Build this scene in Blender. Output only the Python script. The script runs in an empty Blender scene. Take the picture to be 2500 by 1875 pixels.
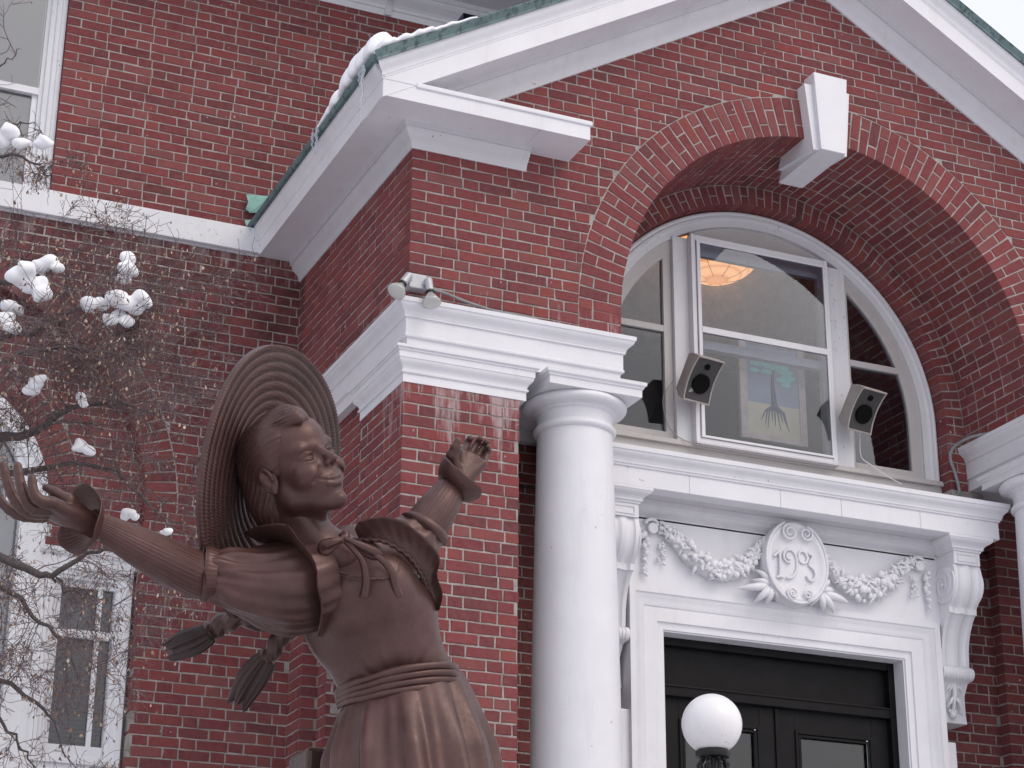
import bpy, bmesh, math, random
import numpy as np
from mathutils import Vector, Matrix, noise
PI = math.pi
random.seed(7); RNG = np.random.default_rng(7)
S = bpy.context.scene
COL = S.collection

# ------------------------------------------------------------------ camera, sky, sun, exposure
cam_d = bpy.data.cameras.new('camera'); cam = bpy.data.objects.new('camera', cam_d); COL.objects.link(cam)
cam.location = (-3.706, -9.979, 1.6)
cam.rotation_euler = (math.radians(111.346), math.radians(-0.379), math.radians(-23.745))
cam_d.sensor_width = 36; cam_d.lens = 71.03; cam_d.clip_start = 0.05; cam_d.clip_end = 3000
S.camera = cam

SUN_EL, SUN_AZ = math.radians(48), math.radians(150)
world = bpy.data.worlds.new('World'); S.world = world; world.use_nodes = True
wn = world.node_tree; wn.nodes.clear()
w_out = wn.nodes.new('ShaderNodeOutputWorld')
sky = wn.nodes.new('ShaderNodeTexSky'); sky.sky_type = 'NISHITA'; sky.sun_disc = False
sky.sun_elevation = SUN_EL; sky.sun_rotation = SUN_AZ; sky.air_density = 2.0; sky.dust_density = 6.0
bg1 = wn.nodes.new('ShaderNodeBackground'); bg1.inputs['Strength'].default_value = 0.05
wn.links.new(sky.outputs[0], bg1.inputs[0])
bg2 = wn.nodes.new('ShaderNodeBackground')                      # the even cloud layer
bg2.inputs[0].default_value = (0.90, 0.90, 1.0, 1); bg2.inputs['Strength'].default_value = 0.93
addw = wn.nodes.new('ShaderNodeAddShader')
wn.links.new(bg1.outputs[0], addw.inputs[0]); wn.links.new(bg2.outputs[0], addw.inputs[1])
wn.links.new(addw.outputs[0], w_out.inputs[0])

sun_d = bpy.data.lights.new('sun', 'SUN'); sun = bpy.data.objects.new('sun', sun_d); COL.objects.link(sun)
sun_d.energy = 0.5; sun_d.angle = math.radians(28); sun_d.color = (1.0, 0.97, 0.94)
sun.rotation_euler = (PI/2 - SUN_EL, 0, PI - SUN_AZ)
sun.location = (0, -20, 30)
S.view_settings.view_transform = 'Standard'; S.view_settings.look = 'None'
S.view_settings.gamma = 1.0; S.view_settings.use_curve_mapping = False
S.view_settings.exposure = 0.0
S.render.engine = 'CYCLES'

# ------------------------------------------------------------------ camera maths (used to pick the 300 largest bricks)
_M = cam.rotation_euler.to_matrix().transposed(); _C = Vector(cam.location)
def pr(p):
    q = _M @ (Vector(p) - _C)
    if q.z > -0.1: return None
    return (0.5 + 1.97306*q.x/-q.z, 0.5 - 1.97306*4/3*q.y/-q.z, -q.z)
def inframe(p, m=0.01):
    r = pr(p); return r is not None and -m < r[0] < 1+m and -m < r[1] < 1+m

# ------------------------------------------------------------------ materials
def newmat(name):
    m = bpy.data.materials.new(name); m.use_nodes = True
    nt = m.node_tree; b = nt.nodes['Principled BSDF']
    return m, nt, b
def N(nt, t, **kw):
    n = nt.nodes.new(t)
    for k, v in kw.items():
        if k in n.inputs.keys() if hasattr(n.inputs, 'keys') else False: n.inputs[k].default_value = v
        else: setattr(n, k, v)
    return n
def noise_node(nt, scale, detail=4, rough=0.6, coord='pos', vec=None, mapscale=None):
    n = nt.nodes.new('ShaderNodeTexNoise'); n.inputs['Scale'].default_value = scale
    n.inputs['Detail'].default_value = detail; n.inputs['Roughness'].default_value = rough
    if vec is None:
        g = nt.nodes.new('ShaderNodeNewGeometry'); vec = g.outputs['Position']
    if mapscale:
        mp = nt.nodes.new('ShaderNodeMapping'); mp.inputs['Scale'].default_value = mapscale
        nt.links.new(vec, mp.inputs[0]); vec = mp.outputs[0]
    nt.links.new(vec, n.inputs['Vector'])
    return n.outputs['Fac']
def ramp(nt, fac, stops, interp='LINEAR'):
    r = nt.nodes.new('ShaderNodeValToRGB'); r.color_ramp.interpolation = interp
    cr = r.color_ramp
    while len(cr.elements) < len(stops): cr.elements.new(0.5)
    for e, (p, c) in zip(cr.elements, stops):
        e.position = p; e.color = (c, c, c, 1) if not hasattr(c, '__len__') else (*c, 1)
    nt.links.new(fac, r.inputs[0]); return r.outputs[0]
def mix(nt, fac, a, b, mode='MIX'):
    m = nt.nodes.new('ShaderNodeMix'); m.data_type = 'RGBA'; m.blend_type = mode; m.clamp_result = False
    for s, v in ((0, fac), (6, a), (7, b)):
        if hasattr(v, 'links') or hasattr(v, 'is_linked'): nt.links.new(v, m.inputs[s])
        elif s == 0: m.inputs[0].default_value = v
        else: m.inputs[s].default_value = (*v, 1) if len(v) == 3 else v
    return m.outputs[2]
def math_n(nt, op, a, b=0.0):
    m = nt.nodes.new('ShaderNodeMath'); m.operation = op
    for i, v in enumerate((a, b)):
        if hasattr(v, 'is_linked'): nt.links.new(v, m.inputs[i])
        else: m.inputs[i].default_value = v
    return m.outputs[0]
def bump(nt, b, h, strength=0.3, dist=0.002):
    bp = nt.nodes.new('ShaderNodeBump'); bp.inputs['Strength'].default_value = strength
    bp.inputs['Distance'].default_value = dist
    nt.links.new(h, bp.inputs['Height']); nt.links.new(bp.outputs[0], b.inputs['Normal'])
def simple(name, col, rough=0.6, metal=0.0, nscale=None, namt=0.15, bumps=None):
    m, nt, b = newmat(name); b.inputs['Roughness'].default_value = rough; b.inputs['Metallic'].default_value = metal
    b.inputs['Base Color'].default_value = (*col, 1)
    if nscale:
        f = noise_node(nt, nscale, 5, 0.65)
        lo = tuple(c*(1-namt) for c in col); hi = tuple(min(1, c*(1+namt)) for c in col)
        nt.links.new(ramp(nt, f, [(0.3, lo), (0.7, hi)]), b.inputs['Base Color'])
        if bumps: bump(nt, b, f, *bumps)
    return m

def zmask(nt, z0, z1):
    g = nt.nodes.new('ShaderNodeNewGeometry'); sp = nt.nodes.new('ShaderNodeSeparateXYZ')
    nt.links.new(g.outputs['Position'], sp.inputs[0])
    mr = nt.nodes.new('ShaderNodeMapRange'); mr.inputs[1].default_value = z0; mr.inputs[2].default_value = z1
    nt.links.new(sp.outputs['Z'], mr.inputs[0]); return mr.outputs[0], sp

def brick_mat(name, single, dark=0.0, white=0.0):
    m, nt, b = newmat(name)
    if single:
        oi = nt.nodes.new('ShaderNodeObjectInfo'); rnd = oi.outputs['Random']
    else:
        at = nt.nodes.new('ShaderNodeAttribute'); at.attribute_name = 'rnd'; rnd = at.outputs['Fac']
    base = ramp(nt, rnd, [(0.0, (0.115, 0.038, 0.045)), (0.2, (0.165, 0.040, 0.046)), (0.45, (0.200, 0.042, 0.046)),
                          (0.62, (0.225, 0.059, 0.064)), (0.74, (0.235, 0.046, 0.046)), (0.86, (0.23, 0.084, 0.084)), (0.94, (0.26, 0.060, 0.050)), (1.0, (0.19, 0.072, 0.072))])
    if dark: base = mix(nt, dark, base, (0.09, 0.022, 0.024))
    base = mix(nt, 0.12, base, (0.12, 0.07, 0.07))
    n1 = noise_node(nt, 28, 6, 0.7); n2 = noise_node(nt, 160, 3, 0.7); n3 = noise_node(nt, 6, 4, 0.6)
    c = mix(nt, ramp(nt, n1, [(0.35, 0.0), (0.72, 0.5)]), base, (0.29, 0.105, 0.10))
    c = mix(nt, ramp(nt, n2, [(0.62, 0.0), (0.74, 0.75)]), c, (0.07, 0.02, 0.022))
    c = mix(nt, ramp(nt, n3, [(0.3, 0.0), (0.75, 0.42)]), c, (0.135, 0.06, 0.06))
    # scattered lime specks and scrapes
    n4 = noise_node(nt, 34, 2, 0.5); n5 = noise_node(nt, 2.2, 2, 0.5)
    sp = math_n(nt, 'MULTIPLY', ramp(nt, n4, [(0.71, 0.0), (0.74, 1.0)]), ramp(nt, n5, [(0.5, 0.0), (0.6, 0.8)]))
    c = mix(nt, sp, c, (0.62, 0.55, 0.55))
    # lime run-off under the painted trim
    f = noise_node(nt, 13, 4, 0.7, mapscale=(1.0, 1.0, 0.10)); f2 = noise_node(nt, 38, 4, 0.7, mapscale=(1, 1, 0.25))
    sp_ = nt.nodes.new('ShaderNodeSeparateXYZ'); gg = nt.nodes.new('ShaderNodeNewGeometry'); nt.links.new(gg.outputs['Position'], sp_.inputs[0])
    def lin(sock, a, b):
        mr = nt.nodes.new('ShaderNodeMapRange'); mr.inputs[1].default_value = a; mr.inputs[2].default_value = b; nt.links.new(sp_.outputs[sock], mr.inputs[0]); return mr.outputs[0]
    def win(sock, a, b): return math_n(nt, 'MULTIPLY', math_n(nt, 'GREATER_THAN', sp_.outputs[sock], a), math_n(nt, 'LESS_THAN', sp_.outputs[sock], b))
    w1 = math_n(nt, 'MULTIPLY', math_n(nt, 'MULTIPLY', lin('Z', 5.30, 5.76), win('Z', 5.2, 5.8)), win('Y', -0.2, 0.35))
    w2 = math_n(nt, 'MULTIPLY', math_n(nt, 'MULTIPLY', lin('Z', 6.42, 6.25), win('Z', 6.2, 6.6)), 0.45)
    w3 = math_n(nt, 'MULTIPLY', math_n(nt, 'MULTIPLY', math_n(nt, 'MULTIPLY', lin('Z', 7.15, 7.38), win('Z', 7.1, 7.4)), win('Y', 2.0, 2.2)), 0.8)
    w4 = math_n(nt, 'MULTIPLY', win('Z', 4.6, 5.3), math_n(nt, 'MULTIPLY', lin('X', -0.45, -0.9), 0.45))
    wash = math_n(nt, 'ADD', math_n(nt, 'ADD', w1, w2), math_n(nt, 'ADD', w3, math_n(nt, 'MULTIPLY', w4, win('Y', 2.0, 2.2))))
    st = math_n(nt, 'ADD', math_n(nt, 'MULTIPLY', f, 0.75), math_n(nt, 'MULTIPLY', f2, 0.25))
    st = math_n(nt, 'ADD', st, math_n(nt, 'MULTIPLY', wash, 0.16))
    wm = math_n(nt, 'MULTIPLY', ramp(nt, st, [(0.59, 0.0), (0.72, 0.62)]), math_n(nt, 'GREATER_THAN', wash, 0.02))
    c = mix(nt, wm, c, (0.50, 0.42, 0.43))
    so = math_n(nt, 'MULTIPLY', math_n(nt, 'MULTIPLY', win('Y', 2.0, 2.25), lin('Z', 5.6, 6.6)), win('Z', 5.0, 7.45))
    so = math_n(nt, 'MULTIPLY', so, ramp(nt, noise_node(nt, 3.2, 6, 0.75), [(0.36, 0.0), (0.60, 0.75)]))
    c = mix(nt, so, c, (0.055, 0.030, 0.030))
    nt.links.new(c, b.inputs['Base Color'])
    b.inputs['Roughness'].default_value = 0.95; b.inputs['Specular IOR Level'].default_value = 0.15
    h = math_n(nt, 'ADD', n1, math_n(nt, 'MULTIPLY', n2, 0.6))
    bump(nt, b, h, 0.55, 0.003)
    return m
M = {}
M['brick'] = brick_mat('red_brick', True); M['brick_s'] = brick_mat('red_brick_mass', False)
M['brick_d'] = brick_mat('soot_and_shade_brick', True, 0.55); M['brick_ds'] = brick_mat('soot_and_shade_brick_mass', False, 0.55)  # recess bricks: some soot, plus the deep porch shade mixed into the colour
def mortar_mat():
    m, nt, b = newmat('lime_mortar'); f = noise_node(nt, 9, 6, 0.7); g = noise_node(nt, 120, 3, 0.6)
    c = ramp(nt, f, [(0.3, (0.21, 0.185, 0.172)), (0.5, (0.34, 0.31, 0.29)), (0.72, (0.50, 0.47, 0.45))])
    c = mix(nt, ramp(nt, g, [(0.4, 0.0), (0.8, 0.5)]), c, (0.14, 0.12, 0.11))
    nt.links.new(c, b.inputs['Base Color']); b.inputs['Roughness'].default_value = 0.95
    bump(nt, b, g, 0.7, 0.003); return m
M['mortar'] = mortar_mat()
def paint_mat(name, col, dirt=0.5, peel=False, rough=0.45, streak=True):
    m, nt, b = newmat(name)
    f = noise_node(nt, 3.0, 6, 0.65); s = noise_node(nt, 9, 5, 0.7, mapscale=(1, 1, 0.12)); g = noise_node(nt, 60, 3, 0.6)
    c = ramp(nt, f, [(0.25, tuple(x*0.90 for x in col)), (0.7, col)])
    c = mix(nt, ramp(nt, s, [(0.55, 0.0), (0.85, 0.45*dirt)]), c, (0.36, 0.33, 0.31))
    k = noise_node(nt, 26, 2, 0.5); k2 = noise_node(nt, 1.7, 2, 0.5)
    spots = math_n(nt, 'MULTIPLY', ramp(nt, k, [(0.735, 0.0), (0.765, 1.0)]), ramp(nt, k2, [(0.42, 0.0), (0.55, dirt)]))
    c = mix(nt, spots, c, (0.13, 0.095, 0.075))
    if peel:
        p = noise_node(nt, 38, 7, 0.75); q = noise_node(nt, 2.5, 2, 0.5)
        pm = math_n(nt, 'MULTIPLY', ramp(nt, p, [(0.60, 0.0), (0.62, 0.8)]), ramp(nt, q, [(0.52, 0.0), (0.58, 1.0)]))
        c = mix(nt, pm, c, (0.30, 0.27, 0.245))
    nt.links.new(c, b.inputs['Base Color']); b.inputs['Roughness'].default_value = rough
    bump(nt, b, math_n(nt, 'ADD', g, math_n(nt, 'MULTIPLY', f, 2.0)), 0.25, 0.002)
    return m
M['white'] = paint_mat('white_paint', (0.74, 0.74, 0.775), 0.5)
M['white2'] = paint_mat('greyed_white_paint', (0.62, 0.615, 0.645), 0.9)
M['peel'] = paint_mat('peeling_white_paint', (0.70, 0.71, 0.74), 0.7, True)
M['cream'] = paint_mat('weathered_cream_paint', (0.52, 0.50, 0.49), 0.8, True)
def copper_mat():
    m, nt, b = newmat('verdigris_copper'); f = noise_node(nt, 5, 6, 0.7); s = noise_node(nt, 26, 4, 0.7, mapscale=(1, 1, .35))
    c = ramp(nt, f, [(0.3, (0.085, 0.130, 0.135)), (0.55, (0.13, 0.195, 0.20)), (0.8, (0.20, 0.27, 0.28))])
    c = mix(nt, ramp(nt, s, [(0.52, 0.0), (0.62, 0.9)]), c, (0.045, 0.07, 0.075))
    nt.links.new(c, b.inputs['Base Color']); b.inputs['Roughness'].default_value = 0.65; b.inputs['Metallic'].default_value = 0.1
    bump(nt, b, s, 0.3, 0.003); return m
M['copper'] = copper_mat()
def snow_mat():
    m, nt, b = newmat('snow'); b.inputs['Base Color'].default_value = (0.86, 0.87, 0.90, 1); b.inputs['Roughness'].default_value = 0.8
    b.inputs['Subsurface Weight'].default_value = 0.0
    bump(nt, b, noise_node(nt, 45, 5, 0.6), 0.35, 0.006); return m
M['snow'] = snow_mat()
M['ground'] = simple('trampled_snow', (0.56, 0.56, 0.59), 0.9, 0, 1.3, 0.35, (0.5, 0.05))
def glass_mat(name, refl=0.17, tint=(0.75, 0.77, 0.80), rough=0.02, wav=0.03):
    m, nt, b = newmat(name); nt.nodes.remove(b); out = nt.nodes['Material Output']
    t = nt.nodes.new('ShaderNodeBsdfTransparent'); t.inputs[0].default_value = (*tint, 1)
    g = nt.nodes.new('ShaderNodeBsdfGlossy'); g.inputs['Roughness'].default_value = rough
    fr = nt.nodes.new('ShaderNodeFresnel'); fr.inputs[0].default_value = 1.5
    a = math_n(nt, 'ADD', fr.outputs[0], refl)
    mx = nt.nodes.new('ShaderNodeMixShader'); nt.links.new(a, mx.inputs[0]); nt.links.new(t.outputs[0], mx.inputs[1]); nt.links.new(g.outputs[0], mx.inputs[2])
    n = noise_node(nt, 3, 2, 0.5); bp = nt.nodes.new('ShaderNodeBump'); bp.inputs['Strength'].default_value = wav; bp.inputs['Distance'].default_value = 0.02
    nt.links.new(n, bp.inputs['Height']); nt.links.new(bp.outputs[0], g.inputs['Normal'])
    nt.links.new(mx.outputs[0], out.inputs[0]); return m
M['glass'] = glass_mat('window_glass', 0.0, (0.84, 0.87, 0.93))
M['glass_d'] = glass_mat('dim_window_glass', 0.015, (0.62, 0.64, 0.68), 0.06)
M['glass_u'] = glass_mat('bright_window_glass', 0.10, (0.75, 0.77, 0.80), 0.08)
M['black'] = simple('black_paint', (0.013, 0.013, 0.015), 0.35, 0, 20, 0.3)
M['dark_door'] = simple('near_black_door_paint', (0.0065, 0.006, 0.0072), 0.5, 0, 8, 0.35, (0.2, 0.002)); M['dark_door'].node_tree.nodes['Principled BSDF'].inputs['Specular IOR Level'].default_value = 0.16
M['iron'] = simple('cast_iron', (0.012, 0.012, 0.013), 0.4, 0.3, 60, 0.3, (0.4, 0.002))
M['alu'] = simple('grey_aluminium', (0.42, 0.43, 0.46), 0.42, 0.4, 12, 0.1)
M['grey'] = simple('grey_conduit', (0.24, 0.25, 0.26), 0.5, 0.2, 20, 0.2)
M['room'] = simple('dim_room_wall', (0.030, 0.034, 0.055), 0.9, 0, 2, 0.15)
M['blind'] = simple('pale_blind', (0.62, 0.61, 0.60), 0.8)

# ------------------------------------------------------------------ object helpers
def link(o, parent=None, label=None, cat=None, group=None, kind=None):
    COL.objects.link(o)
    if parent is not None:
        o.parent = parent
        if parent.type == 'EMPTY': o.matrix_parent_inverse = Matrix.Translation(-parent.location)
    if label: o['label'] = label
    if cat: o['category'] = cat
    if group: o['group'] = group
    if kind: o['kind'] = kind
    return o
def mesh_ob(name, verts, faces, mat, parent=None, smooth=False, **kw):
    me = bpy.data.meshes.new(name); me.from_pydata([tuple(v) for v in verts], [], faces); me.validate(); me.update()
    if mat is not None: me.materials.append(mat)
    if smooth: me.polygons.foreach_set('use_smooth', [True]*len(me.polygons))
    return link(bpy.data.objects.new(name, me), parent, **kw)
def empty(name, loc, label, cat, group=None):
    o = bpy.data.objects.new(name, None); o.location = loc; o.empty_display_size = 0.1
    return link(o, None, label, cat, group)
class MB:
    def __init__(s): s.v = []; s.f = []
    def add(s, v, f):
        k = len(s.v); s.v += [tuple(x) for x in v]; s.f += [tuple(i+k for i in q) for q in f]; return s
    def box(s, a, b):
        (x0, y0, z0), (x1, y1, z1) = a, b
        return s.add([(x0,y0,z0),(x1,y0,z0),(x1,y1,z0),(x0,y1,z0),(x0,y0,z1),(x1,y0,z1),(x1,y1,z1),(x0,y1,z1)],
                     [(0,3,2,1),(4,5,6,7),(0,1,5,4),(1,2,6,5),(2,3,7,6),(3,0,4,7)])
    def prism(s, poly, axis, a, b):
        """poly of 2D points, extruded along axis from a to b; for axis 1 the points are (x,z)"""
        def P(p, t): return {0: (t, p[0], p[1]), 1: (p[0], t, p[1]), 2: (p[0], p[1], t)}[axis]
        n = len(poly); v = [P(p, a) for p in poly] + [P(p, b) for p in poly]
        f = [tuple(range(n)), tuple(range(2*n-1, n-1, -1))] + [(i, (i+1) % n, n+(i+1) % n, n+i) for i in range(n)]
        return s.add(v, [tuple(reversed(q)) for q in f])
    def rings(s, rings, closed=False, cap=True):
        n = len(rings[0]); k0 = len(s.v)
        for r in rings: s.v += [tuple(p) for p in r]
        m = len(rings)
        for i in range(m if closed else m-1):
            a, b_ = k0+i*n, k0+((i+1) % m)*n
            for j in range(n): s.f.append((a+j, a+(j+1) % n, b_+(j+1) % n, b_+j))
        if cap and not closed:
            s.f.append(tuple(k0+j for j in reversed(range(n)))); s.f.append(tuple(k0+(m-1)*n+j for j in range(n)))
        return s
    def tube(s, pts, rad, seg=8, cap=True):
        pts = [Vector(p) for p in pts]
        if not hasattr(rad, '__len__'): rad = [rad]*len(pts)
        rings = []; up = Vector((0.31, 0.17, 0.93))
        for i, p in enumerate(pts):
            t = (pts[min(i+1, len(pts)-1)] - pts[max(i-1, 0)]).normalized()
            u = up - t*up.dot(t)
            if u.length < 1e-3: u = Vector((1, 0, 0)) - t*t.x
            u.normalize(); w = t.cross(u); up = u
            rings.append([p + rad[i]*(math.cos(a)*u + math.sin(a)*w) for a in [2*PI*j/seg for j in range(seg)]])
        return s.rings(rings, False, cap)
    def lathe(s, prof, c, seg=48, axis=None):
        rings = [[(c[0]+r*math.cos(2*PI*j/seg), c[1]+r*math.sin(2*PI*j/seg), c[2]+z) for j in range(seg)] for r, z in prof]
        return s.rings(rings, False, True)
    def sphere(s, c, r, nu=16, nv=10, sc=(1, 1, 1)):
        rings = [[(c[0]+sc[0]*r*math.sin(PI*i/nv)*math.cos(2*PI*j/nu), c[1]+sc[1]*r*math.sin(PI*i/nv)*math.sin(2*PI*j/nu), c[2]+sc[2]*r*math.cos(PI*i/nv)) for j in range(nu)] for i in range(1, nv)]
        return s.rings(rings[::-1], False, True)
    def build(s, name, mat, parent=None, smooth=False, bevel=0, **kw):
        o = mesh_ob(name, s.v, s.f, mat, parent, smooth, **kw)
        bm = bmesh.new(); bm.from_mesh(o.data); bmesh.ops.recalc_face_normals(bm, faces=bm.faces); bm.to_mesh(o.data); bm.free()
        if bevel:
            md = o.modifiers.new('bevel', 'BEVEL'); md.width = bevel; md.segments = 2; md.limit_method = 'ANGLE'; md.angle_limit = math.radians(35)
        return o
def smooth_angle(o, deg=35):
    o.data.polygons.foreach_set('use_smooth', [True]*len(o.data.polygons))
    try: o.data.set_sharp_from_angle(angle=math.radians(deg))
    except Exception: pass

def sweep(mb, prof, path, closed=False):
    """moulding: prof of (out, z); path of (x,y) with the outside on the RIGHT of the travel direction; mitred corners"""
    n = len(path); rings = []
    for i, p in enumerate(path):
        p = Vector(p)
        d0 = (p - Vector(path[i-1])).normalized() if (i > 0 or closed) else None
        d1 = (Vector(path[(i+1) % n]) - p).normalized() if (i < n-1 or closed) else None
        if d0 is None: d0 = d1
        if d1 is None: d1 = d0
        n0 = Vector((d0.y, -d0.x)); n1 = Vector((d1.y, -d1.x)); m = (n0+n1); m = m/(1+n0.dot(n1))
        rings.append([(p.x+m.x*e, p.y+m.y*e, z) for e, z in prof])
    return mb.rings(rings, closed, True)
def cyma(e0, z0, e1, z1, n=6, flip=False):
    out = []
    for i in range(n+1):
        t = i/n; s_ = t - math.sin(2*PI*t)/(2*PI)*0.8*(1 if not flip else -1)
        out.append((e0+(e1-e0)*s_, z0+(z1-z0)*t))
    return out
def cove(e0, z0, e1, z1, n=5, conv=False):
    out = []
    for i in range(n+1):
        a = PI/2*i/n
        out.append((e0+(e1-e0)*(1-math.cos(a)) if not conv else e0+(e1-e0)*math.sin(a), z0+(z1-z0)*(math.sin(a) if not conv else 1-math.cos(a))))
    return out

# ------------------------------------------------------------------ bricks
CH, JT = 0.0677, 0.0095; BH = CH-JT; PER = 0.304; ST, HD = 0.1945, 0.0905
ZC = 7.186
def clip(poly, planes):
    for a, b, c in planes:
        out = []
        for i in range(len(poly)):
            p, q = poly[i], poly[(i+1) % len(poly)]
            dp, dq = a*p[0]+b*p[1]-c, a*q[0]+b*q[1]-c
            if dp <= 0: out.append(p)
            if dp*dq < 0:
                t = dp/(dp-dq); out.append((p[0]+t*(q[0]-p[0]), p[1]+t*(q[1]-p[1])))
        poly = out
        if len(poly) < 3: return []
    return poly
def area(poly): return 0.5*abs(sum(poly[i][0]*poly[(i+1) % len(poly)][1]-poly[(i+1) % len(poly)][0]*poly[i][1] for i in range(len(poly))))
def brick_geo(poly, depth, jit=0.0021, bev=0.0035):
    cx = sum(p[0] for p in poly)/len(poly); cz = sum(p[1] for p in poly)/len(poly)
    pts = []
    for i, p in enumerate(poly):
        pts.append((p[0]+random.uniform(-jit, jit), p[1]+random.uniform(-jit, jit)))
        q = poly[(i+1) % len(poly)]; L = math.hypot(q[0]-p[0], q[1]-p[1])
        if L > 0.07:
            t = random.uniform(.35, .65); pts.append((p[0]+t*(q[0]-p[0])+random.uniform(-jit, jit), p[1]+t*(q[1]-p[1])+random.uniform(-jit, jit)))
    n = len(pts); inn = []
    for x, z in pts:
        dx, dz = cx-x, cz-z
        inn.append((x+math.copysign(min(bev, abs(dx)*.5), dx), z+math.copysign(min(bev, abs(dz)*.5), dz)))
    v = [(x, 0.0, z) for x, z in inn] + [(x, bev*.8, z) for x, z in pts] + [(x, depth, z) for x, z in pts]
    f = [tuple(range(n))] + [(i, n+i, n+(i+1) % n, (i+1) % n) for i in range(n)] + [(n+i, 2*n+i, 2*n+(i+1) % n, n+(i+1) % n) for i in range(n)]
    return v, f
_bc = {}
def brick_mesh(L, H, depth, var):
    k = (round(L, 4), round(H, 4), round(depth, 3), var)
    if k not in _bc:
        poly = [(-L/2, -H/2), (L/2, -H/2), (L/2, H/2), (-L/2, H/2)]
        v, f = brick_geo(poly, depth)
        me = bpy.data.meshes.new('brick'); me.from_pydata(v, [], f); _bc[k] = me
    return _bc[k]
class Bricks:
    """collects bricks: (matrix, local polygon or rect, depth)"""
    def __init__(s): s.items = []
    def rect(s, mat, L, H, depth, var=None): s.items.append((mat, ('r', L, H), depth))
    def poly(s, mat, poly, depth): s.items.append((mat, ('p', poly), depth))
    def emit(s, parent, dark=False, limit=290, jit=0.0016):
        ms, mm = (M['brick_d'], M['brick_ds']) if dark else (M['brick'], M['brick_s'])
        scored = []
        for it in s.items:
            mat, sh, d = it; c = mat.translation
            if inframe(c, 0.03):
                r = pr(c); A = sh[1]*sh[2] if sh[0] == 'r' else area(sh[1])
                nrm = (mat.to_3x3() @ Vector((0, -1, 0))); view = (_C - c).normalized()
                sc = A*max(0.0, nrm.dot(view))/r[2]**2
            else: sc = -1
            scored.append((sc, it))
        scored.sort(key=lambda q: -q[0])
        single = [it for sc, it in scored[:limit] if sc > 0]
        rest = [it for sc, it in scored[:limit] if sc <= 0] + [it for sc, it in scored[limit:]]
        for mat, sh, d in single:
            if sh[0] == 'r': me = brick_mesh(sh[1], sh[2], d, random.randrange(6))
            else:
                v, f = brick_geo(sh[1], d); me = bpy.data.meshes.new('brick'); me.from_pydata(v, [], f)
            if not me.materials: me.materials.append(ms)
            o = bpy.data.objects.new('brick', me)
            o.matrix_world = mat @ Matrix.Translation((0, random.uniform(-jit, jit), 0)) @ Matrix.Rotation(random.gauss(0, 0.006), 4, 'Y')
            COL.objects.link(o); o.parent = parent
        if rest:
            V = []; F = []; A = []
            for mat, sh, d in rest:
                poly = sh[1] if sh[0] == 'p' else [(-sh[1]/2, -sh[2]/2), (sh[1]/2, -sh[2]/2), (sh[1]/2, sh[2]/2), (-sh[1]/2, sh[2]/2)]
                v, f = brick_geo(poly, d); k = len(V); dy = random.uniform(-jit, jit); r = random.random()
                for p in v: V.append(tuple(mat @ Vector((p[0], p[1]+dy, p[2]))))
                for q in f: F.append(tuple(i+k for i in q)); A.append(r)
            me = bpy.data.meshes.new('brickwork'); me.from_pydata(V, [], F); me.materials.append(mm)
            at = me.attributes.new('rnd', 'FLOAT', 'FACE'); at.data.foreach_set('value', A)
            o = bpy.data.objects.new('brickwork', me); o['kind'] = 'stuff'; COL.objects.link(o); o.parent = parent
def frame_mat(O, ux, n, s, z):
    """local x along the wall, y into the wall, z up"""
    ux = Vector((ux[0], ux[1], 0)); n = Vector((n[0], n[1], 0)); m = Matrix(((ux.x, n.x, 0, 0), (ux.y, n.y, 0, 0), (0, 0, 1, 0), (0, 0, 0, 1)))
    m.translation = Vector(O) + ux*s + Vector((0, 0, z)); return m
def bond(B, O, ux, n, s0, s1, z0, z1, sign=1, corner=None, endcorner=None, planes=None, depth=0.05, off=0.0, zc=ZC, par0=0, reject=None):
    """Flemish bond. t runs from s0 outwards; corner: 'own' = these bricks turn the corner, 'butt' = they start behind it"""
    k0 = int(math.floor((zc - z1)/CH)); k1 = int(math.ceil((zc - z0)/CH))
    L = abs(s1-s0)
    for k in range(k0, k1):
        zt = zc-k*CH-JT/2; zb = zt-BH
        par = (k+par0) % 2
        items = []; t = 0.0; dr = random.uniform(-.022, .022)
        if corner == 'own':
            first = ST if par == 0 else HD; items.append((0, first, HD if par == 0 else ST)); t = first+JT; nxt = 1 if par == 0 else 0
        elif corner == 'butt':
            t = (HD if par == 0 else ST)+JT; nxt = 0 if par == 0 else 1
        else:
            t = off - (PER/2 if par else 0) - PER + dr; nxt = 0
            while t + PER <= 0: t += PER
        while t < L:
            w = (ST if nxt == 0 else HD)*(1+random.gauss(0, .022)) + (dr*.10 if t < 1.2 else 0)
            if corner and len(items) == 1: w += dr
            items.append((t, t+w, depth)); t += w+JT; nxt = 1-nxt
        for a, b_, d in items:
            a2, b2 = max(a, 0.0), min(b_, L)
            if endcorner and b2 > L-0.001 and d == depth: d = 0.09
            if b2-a2 < 0.025: continue
            sa, sb = (s0+a2, s0+b2) if sign > 0 else (s0-b2, s0-a2)
            cs, cz = (sa+sb)/2, (zt+zb)/2
            if reject and reject(sa, sb, zb, zt): continue
            pl = [(0, -1, -z0), (0, 1, z1)] + (planes(cs, cz, sa, sb, zb, zt) if planes else [])
            poly = clip([(sa, zb), (sb, zb), (sb, zt), (sa, zt)], pl)
            if len(poly) < 3 or area(poly) < 0.0012: continue
            full = abs(area(poly) - (sb-sa)*BH) < 1e-6
            m = frame_mat(O, ux, n, cs, cz)
            if full: B.rect(m, round(sb-sa, 4), BH, d)
            else: B.poly(m, [(p[0]-cs, p[1]-cz) for p in poly], d)
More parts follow.
